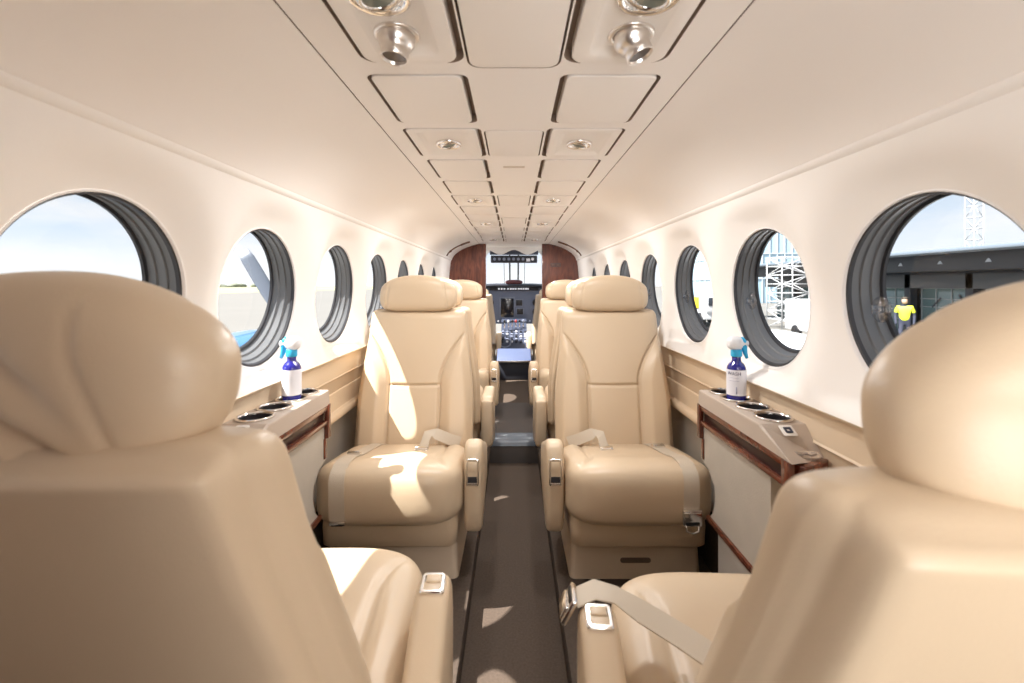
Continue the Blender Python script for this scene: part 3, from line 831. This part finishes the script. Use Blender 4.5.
def pbox(nm, x, z, w, h, m, par, d=.012, y=-.006, bev=.002):
    bm = B(); box(bm, (x, y, z), (w, d, h), bev); return link(nm, bm, m, par, auto=35)
an = pbox('annunciator_strip', .0, .952, .62, .040, PANELDARK, r, .03, -.02)
for k, x in enumerate((-.19, -.155, -.12, -.075, -.04, -.01, .02, .06, .09, .12, .15, .175)):
    bm = B(); box(bm, (x, -.037, .952), (.022, .004, .020), .001); link('warning_light', bm, emit_mat('lit_caption', (.85, .9, 1.), .5), an)
sc = pbox('display_frame', -.085, .715, .195, .265, GREYMETAL, r)
pbox('screen', -.085, .715, .165, .235, SCREEN, sc, .016)
for x, z in ((.065, .775), (.075, .665)):
    f = pbox('instrument_frame', x, z, .10, .092, GREYMETAL, r); pbox('instrument_screen', x, z, .078, .072, INSTR, f, .016)
for x, z in ((-.30, .78), (-.30, .66), (-.42, .78), (.28, .78), (.28, .66), (.40, .78), (.40, .66), (-.42, .66)):
    bm = B(); lathe(bm, [(.046, 0), (.046, .008), (.040, .011), (.038, .004), (.0005, .004)], 28, Matrix.Translation((x, 0, z)) @ Matrix.Rotation(PI / 2, 4, 'X')); link('round_gauge', bm, INSTR, r, auto=40)
for k in range(9):
    x = -.20 + .05 * k
    bm = B(); lathe(bm, [(.011, 0), (.010, .022), (.0005, .023)], 14, Matrix.Translation((x, 0, .545)) @ Matrix.Rotation(PI / 2, 4, 'X')); link('panel_knob', bm, LIGHTPRINT if k % 3 == 0 else GREYMETAL, r, auto=40)
# centre pedestal with levers
r = thing('centre_pedestal', 'dark blue cockpit pedestal full of levers and switches between the pilot seats', 'pedestal', (0, 5.3, 0))
bm = B()
loft(bm, [[Vector((x, y, z)) for y, z in ((-.28, 0), (-.28, .30), (-.22, .34), (.0, .44), (.22, .54), (.36, .58), (.36, 0.001))] for x in (-.15, .15)], True, True, True); link('pedestal_body', bm, mat('pedestal_blue', (.04, .05, .085), .5), r, smooth=False)
for k in range(6):
    x = -.11 + .044 * k; y0 = .06 if k < 2 else (.09 if k < 4 else .12)
    bm = B(); tube(bm, [(x, y0, .455), (x, y0 - .03, .56)], .006, 8); lv = link('lever', bm, CHROME, r)
    bm = B(); superell(bm, (.013, .013, .016), 6, 3, lambda p, q, x=x, y0=y0: p + Vector((x, y0 - .035, .575))); link('lever_knob', bm, [BLACK, LIGHTPRINT, BLACK, mat('red_knob', (.40, .05, .05), .4), BLACK, GREYMETAL][k], lv)
for i in range(6):
    for j in range(5):
        x = -.13 + .052 * i; y = -.19 + .05 * j; z = .345 + (y + .22) * .455
        bm = B(); box(bm, (x, y, z + .006), (.024, .022, .014), .002, rot=Matrix.Rotation(.42, 3, 'X')); link('pedestal_switch', bm, random.choice([GREYMETAL, BLACK, BLACK, PANELDARK, LIGHTPRINT]), r, auto=40)
bm = B(); lathe(bm, [(.066, -.012), (.075, 0), (.066, .012), (.058, .004), (.058, -.004), (.066, -.012)], 30, Matrix.Translation((-.10, -.235, .37)) @ Matrix.Rotation(PI / 2 - .3, 4, 'X')); link('trim_wheel', bm, GREYMETAL, r)
# low blue step / tray right behind the pedestal
r = thing('pedestal_tray', 'flat shiny blue grey tray behind the cockpit pedestal', 'tray', (0, 4.86, 0))
bm = B(); box(bm, (0, .02, .095), (.34, .20, .185), .01); link('tray_box', bm, PANELDARK, r, auto=35)
bm = B(); box(bm, (0, .0, .252), (.36, .25, .016), .006, rot=Matrix.Rotation(.40, 3, 'X')); link('tray_top', bm, mat('tray_blue', (.075, .10, .19), .6), r, auto=35)
bm = B(); box(bm, (0, -.118, .200), (.36, .008, .02), .003); link('tray_edge', bm, SATIN, r, auto=35)
# pilot seats
for X in (-.40, .40):
    rr, a = make_seat('cream leather pilot seat %s of the pedestal seen through the cockpit doorway' % ('left' if X < 0 else 'right'), X * 1.14, 5.60, 0, arm_front=.10, latch_on=None, name='pilot_seat', drop=.06, group='cream pilot seats', slot=False)
# overhead panel, visors, cockpit roof
r = thing('overhead_switch_panel', 'black overhead switch panel hanging across the bright windshield', 'switch panel', (0, 5.30, 1.0))
bm = B(); box(bm, (0, 0, .300), (.54, .05, .085), .008); link('panel_box', bm, PANELDARK, r, auto=35)
for k in range(9):
    if k == 7: continue
    bm = B(); lathe(bm, [(.017, 0), (.017, .006), (.0005, .007)], 18, Matrix.Translation((-.225 + .055 * k, -.026, .30)) @ Matrix.Rotation(PI / 2, 4, 'X')); link('overhead_gauge', bm, GREYMETAL if k < 8 else LIGHTPRINT, r, auto=40)
bm = B(); box(bm, (.165, -.027, .29), (.045, .006, .035), .002); link('lit_switch', bm, LIGHTPRINT, r, auto=35)
bm = B(); P = [(-.28, .36), (-.28, .40)] + [(-.28 + .56 * j / 24, .365 + .075 * math.exp(-((j - 12) / 5.) ** 2) + .06 * (abs(j - 12) / 12) ** 3) for j in range(25)] + [(.28, .35), (-.28, .35)]
P = [(-.28, .352)] + [(-.28 + .56 * j / 24, .372 + .062 * math.exp(-((j - 12) / 4.5) ** 2) + .055 * (abs(j - 12) / 12) ** 3) for j in range(25)] + [(.28, .352)]
loft(bm, [[Vector((x, y, z)) for x, z in P] for y in (-.02, .02)], True, True, True); link('panel_crown', bm, mat('crown_grey', (.05, .06, .09), .5), r, smooth=False)
cr = B(); box(cr, (0, 5.15, 1.425), (.70, 1.4, .02), .004)
cr = struct(link('trim_5', cr, LINING, auto=35), 'cream cockpit roof panel', 'roof')
bm = B(); P = [(-.30, 1.42)] + [(-.30 + .60 * j / 40, 1.375 - .030 * abs(math.sin((j / 40) * 3 * PI + PI / 2)) ** .8 - .0 ) for j in range(41)] + [(.30, 1.42)]
P = [(-.30, 1.42)] + [(-.30 + .60 * j / 48, 1.385 - .052 * (.5 - .5 * math.cos(j / 48 * 4 * PI)) ) for j in range(49)] + [(.30, 1.42)]
loft(bm, [[Vector((x, y, z)) for x, z in P] for y in (4.98, 4.995)], True, True, True)
tag(link('scalloped_valance', bm, HEADLINER, smooth=False), 'cream scalloped valance hanging above the cockpit overhead panel', 'valance')
# cockpit sides: low walls, window posts
for s in (-1, 1):
    bm = B(); loft(bm, [[Vector((s * x, y, z)) for x, z in ((.62, 0), (.66, .3), (.67, .6), (.655, .88))] for y in (Y1 + .02, 5.3, 6.3)], closed=False)
    w = struct(link('wall_cockpit_' + ('left' if s < 0 else 'right'), bm, LINING), 'low cockpit side wall', 'wall')
    bm = B(); tube(bm, [(s * .62, 5.35, .88), (s * .50, 5.35, 1.3), (s * .34, 5.3, 1.42)], .022, 10); link('window_post', bm, LINING, cr)
    bm = B(); tube(bm, [(s * .66, 5.9, .86), (s * .55, 5.85, 1.1), (s * .34, 5.75, 1.42)], .022, 10); link('window_post', bm, LINING, cr)
wd = thing('window_17', 'cockpit windshield behind the instrument panel', 'window', (0, 6.2, .9), kind='structure')
for x in (-.055, .055):
    bm = B(); tube(bm, [(x, .1, -.02), (x, -.45, .51)], .010, 8); link('windshield_post', bm, PANELDARK, wd)
for x in (-.13, .14):
    bm = B(); tube(bm, [(x, .05, .02), (x * .98, -.40, .42)], .0035, 6); link('wiper', bm, PANELDARK, wd)
bm = B(); loft(bm, [[Vector((x, y - abs(x) * .45, z)) for y, z in ((.13, -.03), (-.45, .52))] for x in (-.6, -.3, 0, .3, .6)], closed=False); link('pane', bm, PANE, wd)
bm = B(); box(bm, (0, -.42, .44), (.05, .02, .03), .004); link('compass', bm, BLACK, wd, auto=30)

# ------------------------------------------------------------------ outside
GZ = -1.2
bm = B(); n = 24; loft(bm, [[Vector((-500 + 1000 * i / n, -300 + 1100 * j / n, GZ)) for i in range(n + 1)] for j in range(n + 1)], closed=False)
struct(link('apron_ground', bm, mat('apron_concrete', (.155, .15, .142), .85, var=.12, vscale=.15), smooth=False), 'pale concrete airport apron', 'ground')
bm = B(); random.seed(3)
loft(bm, [[Vector((x, y, GZ + .02)) for x, y in ((-420, -200), (-420, 700), (-75, 700), (-75, -200))]], True, True)
struct(link('grass_field', bm, mat('dry_grass', (.30, .30, .17), .95, var=.25, vscale=.05), smooth=False), 'strip of dry grass beyond the apron on the left', 'ground')
bm = B()
for k in range(90):
    y = -100 + k * 8 + random.uniform(-3, 3); x = -300 + random.uniform(-15, 15); h = random.uniform(1.2, 2.8)
    m0 = bmesh.ops.create_icosphere(bm, subdivisions=2, radius=1.)
    for v in m0['verts']:
        v.co = Vector((v.co.x * 5 + x, v.co.y * random.uniform(6.5, 7.5) + y, v.co.z * h * random.uniform(.85, 1.1) + GZ + h * .5))
o = link('distant_hedgerow', bm, mat('hedge_green', (.17, .185, .14), .9, var=.3, vscale=.2)); tag(o, 'low line of distant trees on the horizon outside the left windows', 'trees', kind='stuff')

# aircraft wings and engines outside the windows
NACB = mat('nacelle_sky_reflection', (.05, .20, .42), .12, coat=1.); WINGW = mat('wing_white', (.78, .80, .84), .2, coat=.6)  # left engine's blue is the reflected sky put into its colour
for s in (-1, 1):
    sd = 'left' if s < 0 else 'right'
    r = thing('aircraft_wing', ('wing with glossy blue engine and propeller outside the left windows' if s < 0 else 'wing with white engine and propeller outside the right windows'), 'wing', (s * 2.12, 3.65, .27))
    bm = B(); ax = Matrix.Rotation(-PI / 2, 4, 'X')
    lathe(bm, [(.02, -2.6), (.18, -2.2), (.30, -1.5), (.36, -.6), (.37, .0), (.34, .5), (.27, .80), (.24, .86)], 36, ax, True, True)
    link('cowling', bm, NACB if s < 0 else WINGW, r)
    bm = B(); lathe(bm, [(.20, .87), (.19, .98), (.14, 1.12), (.07, 1.22), (.01, 1.26)], 28, ax, True, True); sp = link('spinner', bm, CHROME, r)
    for q in range(4):
        ang = PI / 2 * q + (math.radians(-31) if s < 0 else 0)
        bm = B(); loops = []
        for i in range(13):
            f = i / 12; rad = .14 + 1.12 * f; ch = .03 + .055 * math.sin(min(1, f * 1.15) * PI * .62); ch *= 1 if f < .93 else .75; tw = 1.0 - .65 * f; th = .02 * (1 - .75 * f)
            L = []
            for k in range(12):
                t = 2 * PI * k / 12; u = math.cos(t) * ch * .8; w = math.sin(t) * th
                L.append(Matrix.Rotation(ang, 3, 'Y') @ Vector((u * math.cos(tw) - w * math.sin(tw), 1.0 + u * math.sin(tw) + w * math.cos(tw), rad)))
            loops.append(L)
        loft(bm, loops, True, True, True); link('propeller_blade', bm, mat('blade_grey', (.16, .18, .22), .4), sp)
    bm = B()
    loops = []
    for x, yl, ct, zc in ((.75, 4.35, 2.2, -.10), (2.6, 4.2, 2.0, -.02), (5.2, 3.75, 1.45, .16), (7.6, 3.4, 1.0, .34)):
        loops.append([Vector((s * x, yl - ct * (.5 - .5 * math.cos(t)), zc + .11 * ct * .6 * math.sin(t) * (1 - .6 * (.5 - .5 * math.cos(t))))) for t in [2 * PI * k / 24 for k in range(24)]])
    loft(bm, loops, True, True, True)
    bmesh.ops.translate(bm, vec=(-s * 2.12, -4.2, -.15), verts=bm.verts[:]); link('wing_surface', bm, WINGW, r)

# terminal building on the right
DARKF = mat('terminal_dark', (.022, .028, .04), .5); GREYF = mat('terminal_grey', (.06, .07, .085), .5)
TGL = mat('terminal_glass', (.13, .20, .21), .08, spec=.9); FRAMEG = mat('mullion_grey', (.30, .34, .36), .5)
r = thing('terminal_building', 'dark flat roofed terminal with glass front outside the nearest right window', 'building', (26 * .62, 30 * .62, 1 - 2.2 * .62)); r.scale = (.62, .62, .62)
bm = B(); box(bm, (0 + .2, -.0, 4.16), (4.0, 42, .22), .05); link('roof_canopy', bm, mat('roof_edge', (.16, .20, .25), .5), r, auto=30)
bm = B(); box(bm, (1.3, 0, 3.55), (3.3, 41.8, .98), .02); link('soffit', bm, DARKF, r, auto=30)
bm = B(); box(bm, (2.6, 0, 2.45), (1.2, 41.5, .95), .02); link('fascia_band', bm, GREYF, r, auto=30)
bm = B(); box(bm, (6.5, 0, 1.275), (6, 41.5, 5.2), .02); link('building_core', bm, GREYF, r, auto=30)
for k in range(9):
    y = -19.6 + 4.4 * k
    bm = B(); box(bm, (2.25, y, .81), (.5, .5, 4.30), .02); link('column', bm, DARKF, r, auto=30)
    f = B()
    for j in range(4): box(f, (2.72, y + .3 + 1.1 * (j + .4), .325), (.08, .07, 3.35), .005)
    for z in (-1.3, -.3, .7, 1.25, 1.98): box(f, (2.72, y + 2.2, z), (.08, 3.9, .06), .005)
    gl = B(); box(gl, (2.78, y + 2.2, .325), (.05, 3.9, 3.35), .005); g = link('glazing', gl, TGL, r, auto=30); link('mullions', f, FRAMEG, g, auto=30)
for y in (-5.4, -2.6, .2, 3.2, 8):
    bm = B(); lathe(bm, [(.04, .35), (.06, .30), (.20, 0), (.17, 0)], 16, Matrix.Translation((-.25, y, 3.45))); link('canopy_lamp', bm, mat('lamp_shade_grey', (.42, .46, .52), .4), r)
for k, (y, z, w, h, a) in enumerate(((-.9, 1.2, .9, .12, 1.0), (-.2, .9, .6, .12, 0), (.9, 1.0, .9, .12, -.8), (-2.9, 1.5, .5, .5, 0), (-3.4, 1.1, .8, .14, 1.2))):
    bm = B(); box(bm, (2.69, y, z), (.03, w, h), .01, rot=Matrix.Rotation(a, 3, 'X')); link('window_graphic', bm, FRAMEG if k == 3 else DARKF, r, auto=30)
# pale glass hall beyond
r = thing('glass_hall', 'tall pale blue glass hall beyond the white scaffold tower on the right', 'building', (34, 66, GZ))
bm = B(); box(bm, (0, 0, 6.5), (10, 22, 13), .05); link('glass_block', bm, mat('hall_glass', (.38, .55, .68), .12, spec=.8), r, auto=30)
bm = B()
for k in range(12): box(bm, (-5.05, -10.5 + 1.9 * k, 6.5), (.15, .12, 13), .01)
for k in range(12): box(bm, (-4.9 + .9 * k, -11.05, 6.5), (.10, .12, 13), .01)
for z in (3, 6, 9): box(bm, (-5.05, 0, z), (.15, 22, .1), .01); box(bm, (0, -11.05, z), (10, .1, .1), .01)
link('glass_mullions', bm, mat('hall_mullion', (.55, .62, .68), .5), r, auto=30)
# white scaffold tower
def lattice(nm, label, cat, X, Y, w, h, step, rad, m):
    r = thing(nm, label, cat, (X, Y, GZ)); hw = w / 2; C = [(-hw, -hw), (hw, -hw), (hw, hw), (-hw, hw)]
    for x, y in C:
        bm = B(); tube(bm, [(x, y, 0), (x, y, h)], rad * 1.4, 8); link('upright', bm, m, r)
    bm = B(); n = int(h / step)
    for i in range(n):
        for k in range(4):
            a, b = C[k], C[(k + 1) % 4]; z0, z1 = i * step, (i + 1) * step
            tube(bm, [(*a, z1), (*b, z1)], rad, 6); tube(bm, [(*a, z0), (*b, z1)] if (i + k) % 2 else [(*b, z0), (*a, z1)], rad, 6)
    link('bracing', bm, m, r); return r
WHITEP = mat('white_paint', (.55, .57, .60), .5)
lattice('scaffold_tower', 'white lattice scaffold tower on the apron seen through the second right window', 'tower', 14.0, 23.3, 1.35, 3.6, .45, .022, WHITEP)
lattice('lattice_mast', 'thin lattice radio mast rising behind the terminal roof', 'mast', 45., 44.5, .9, 12.5, 1.1, .035, mat('mast_steel', (.45, .48, .52), .5))
# white ground power unit
r = thing('ground_power_unit', 'small white box trailer with dark door on the apron by the scaffold tower', 'trailer', (12.3, 19.0, GZ))
bm = B(); box(bm, (0, 0, .95), (1.1, 1.6, 1.3), .08); link('cabinet', bm, WHITEP, r, auto=30)
bm = B(); box(bm, (.15, -.81, .85), (.35, .03, .7), .02); link('access_door', bm, GREYF, r, auto=30)
for x in (-.5, .5):
    bm = B(); lathe(bm, [(.0, -.08), (.25, -.08), (.27, 0), (.25, .08), (0, .08)], 20, Matrix.Translation((x, 0, .28)) @ Matrix.Rotation(PI / 2, 4, 'Y')); link('wheel', bm, BLACK, r)
# yellow apron truck
r = thing('apron_truck', 'yellow and white airport truck seen through the third right window', 'truck', (10.5, 24.6, GZ))
bm = B(); box(bm, (0, .6, 1.25), (1.7, 2.4, .55), .06); link('truck_body', bm, mat('truck_yellow', (.80, .62, .03), .4), r, auto=30)
bm = B(); box(bm, (0, .4, .68), (1.7, 3.8, .5), .06); link('chassis', bm, WHITEP, r, auto=30)
bm = B(); box(bm, (0, -1.1, 1.2), (1.6, 1.0, .9), .15); c = link('cab', bm, WHITEP, r, auto=30)
bm = B(); box(bm, (0, -1.6, 1.35), (1.35, .06, .42), .03); link('cab_window', bm, DARKF, c, auto=30)
for x in (-.8, .8):
    for y in (-1.0, 1.5):
        bm = B(); lathe(bm, [(.0, -.12), (.36, -.12), (.40, 0), (.36, .12), (0, .12)], 22, Matrix.Translation((x, y, .40)) @ Matrix.Rotation(PI / 2, 4, 'Y')); link('wheel', bm, BLACK, r)
# worker in high visibility vest
r = thing('person', 'distant person in a bright yellow high visibility vest walking before the terminal', 'person', (13.4, 15.6, GZ), rz=2.4)
def skin(nm, pts, edges, rads, m, par):
    me = bpy.data.meshes.new(nm); me.from_pydata(pts, edges, []); o = bpy.data.objects.new(nm, me); COL.objects.link(o); o.parent = par
    md = o.modifiers.new('Skin', 'SKIN'); me.materials.append(m)
    for i, q in enumerate(rads):
        me.skin_vertices[0].data[i].radius = q if isinstance(q, tuple) else (q, q)
    me.skin_vertices[0].data[0].use_root = True
    sb = o.modifiers.new('Subdivision', 'SUBSURF'); sb.levels = 2; sb.render_levels = 2
    md.use_smooth_shade = True; return o
skin('body', [(0, 0, .95), (0, 0, 1.15), (0, .01, 1.40), (0, 0, 1.50), (0, .02, 1.62), (0, .02, 1.72),
              (.18, 0, 1.42), (.25, .04, 1.15), (.23, .16, .93), (.22, .19, .85), (-.18, 0, 1.42), (-.25, -.02, 1.15), (-.24, .08, .92), (-.23, .11, .84),
              (.10, 0, .88), (.11, .14, .48), (.11, .10, .08), (.11, .24, .04), (-.10, 0, .88), (-.10, -.06, .48), (-.10, -.22, .10), (-.10, -.10, .04)],
     [(0, 1), (1, 2), (2, 3), (3, 4), (4, 5), (2, 6), (6, 7), (7, 8), (8, 9), (2, 10), (10, 11), (11, 12), (12, 13), (0, 14), (14, 15), (15, 16), (16, 17), (0, 18), (18, 19), (19, 20), (20, 21)],
     [(.15, .11), (.15, .11), (.16, .11), .055, .085, .07, .065, .05, .04, .035, .065, .05, .04, .035, .09, .065, .05, .04, .09, .065, .05, .04], mat('person_clothes', (.03, .035, .06), .8), r)
hv = mat('high_visibility_yellow', (.75, .85, .05), .6); hv.node_tree.nodes['Principled BSDF'].inputs['Emission Strength'].default_value = 0
skin('vest', [(0, 0, .92), (0, 0, 1.15), (0, .01, 1.40), (.17, 0, 1.43), (-.17, 0, 1.43), (.24, .03, 1.22), (-.24, -.01, 1.22)], [(0, 1), (1, 2), (2, 3), (2, 4), (3, 5), (4, 6)], [(.18, .14), (.175, .14), (.18, .14), .085, .085, .065, .065], hv, r)
bm = B(); superell(bm, (.085, .10, .12), 6, 2.2, lambda p, q: p + Vector((0, .02, 1.66))); link('face', bm, mat('skin_tone', (.55, .36, .27), .5), r)
bm = B(); superell(bm, (.092, .105, .07), 6, 2.2, lambda p, q: p + Vector((0, .01, 1.73))); link('hair', bm, mat('hair_dark', (.04, .03, .02), .7), r)

# ------------------------------------------------------------------ light
W = bpy.data.worlds.new('sky'); S.world = W; W.use_nodes = True; nt = W.node_tree
bg = nt.nodes['Background']; tc = nt.nodes.new('ShaderNodeTexCoord'); mp = nt.nodes.new('ShaderNodeMapping'); mp.inputs['Scale'].default_value = (1.6, 1.6, 5)
n = nt.nodes.new('ShaderNodeTexNoise'); n.inputs['Scale'].default_value = 1.7; n.inputs['Detail'].default_value = 6; n.inputs['Roughness'].default_value = .55
rp = nt.nodes.new('ShaderNodeValToRGB'); rp.color_ramp.elements[0].position = .38; rp.color_ramp.elements[0].color = (.56, .77, 1.0, 1)
rp.color_ramp.elements[1].position = .58; rp.color_ramp.elements[1].color = (.95, .975, 1.0, 1)
nt.links.new(tc.outputs['Generated'], mp.inputs['Vector']); nt.links.new(mp.outputs['Vector'], n.inputs['Vector']); nt.links.new(n.outputs['Fac'], rp.inputs['Fac'])
sx = nt.nodes.new('ShaderNodeSeparateXYZ'); nt.links.new(tc.outputs['Generated'], sx.inputs[0])
hz = nt.nodes.new('ShaderNodeMapRange'); hz.inputs['From Min'].default_value = .15; hz.inputs['From Max'].default_value = .02; nt.links.new(sx.outputs['Z'], hz.inputs['Value'])
hm = nt.nodes.new('ShaderNodeMix'); hm.data_type = 'RGBA'; hm.inputs['B'].default_value = (1.15, 1.16, 1.17, 1); hf = nt.nodes.new('ShaderNodeMath'); hf.operation = 'MULTIPLY'; hf.inputs[1].default_value = .95
nt.links.new(hz.outputs['Result'], hf.inputs[0]); nt.links.new(hf.outputs[0], hm.inputs['Factor']); nt.links.new(rp.outputs['Color'], hm.inputs['A']); nt.links.new(hm.outputs['Result'], bg.inputs['Color']); bg.inputs['Strength'].default_value = SKY = 1.05
def lamp(nm, typ, e, loc, d=None, **k):
    L = bpy.data.lights.new(nm, typ); L.energy = e; o = bpy.data.objects.new(nm, L); COL.objects.link(o); o.location = loc
    if d: o.rotation_euler = Vector(d).to_track_quat('-Z', 'Y').to_euler()
    for a, v in k.items(): setattr(L, a, v)
    return o
SUND = (1, .42, -1.53)
lamp('sun', 'SUN', 19.0, (-20, -10, 30), SUND, angle=math.radians(.6), color=(1, .95, .87))
# fill lights added for brightness: two aft area lights, downlights at the reading lamps
lamp('aft_fill_light', 'AREA', 3.5, (.36, -.45, CEIL - .06), (0.03, 1, -.75), shape='RECTANGLE', size=.36, size_y=.3, color=(1, .985, .97))  # added fill aimed at the right foreground seat, not a known fixture
lamp('aft_low_fill_light', 'AREA', 18, (.26, -1.05, .72), (.05, 1, .42), shape='RECTANGLE', size=.75, size_y=.7, color=(1, .985, .97))  # added fill from behind the camera to lift ceiling and seat fronts
for s in (-1, 1):
    for y in (1.3, 2.14, 2.98, 4.03):
        lamp('reading_lamp_fill', 'AREA', 3.6, (s * .186, y, CEIL - .03), (0, 0, -1), shape='DISK', size=.05, color=(1, .985, .97))  # added downlight to brighten the seats; the lamps themselves look switched off
S.cycles.use_denoising = True
S.cycles.max_bounces = 14; S.cycles.diffuse_bounces = 10; S.cycles.transparent_max_bounces = 16
S.cycles.sample_clamp_indirect = 8
S.view_settings.view_transform = 'Standard'; S.view_settings.look = 'None'; S.view_settings.gamma = 1; S.view_settings.use_curve_mapping = False
S.view_settings.exposure = -0.08
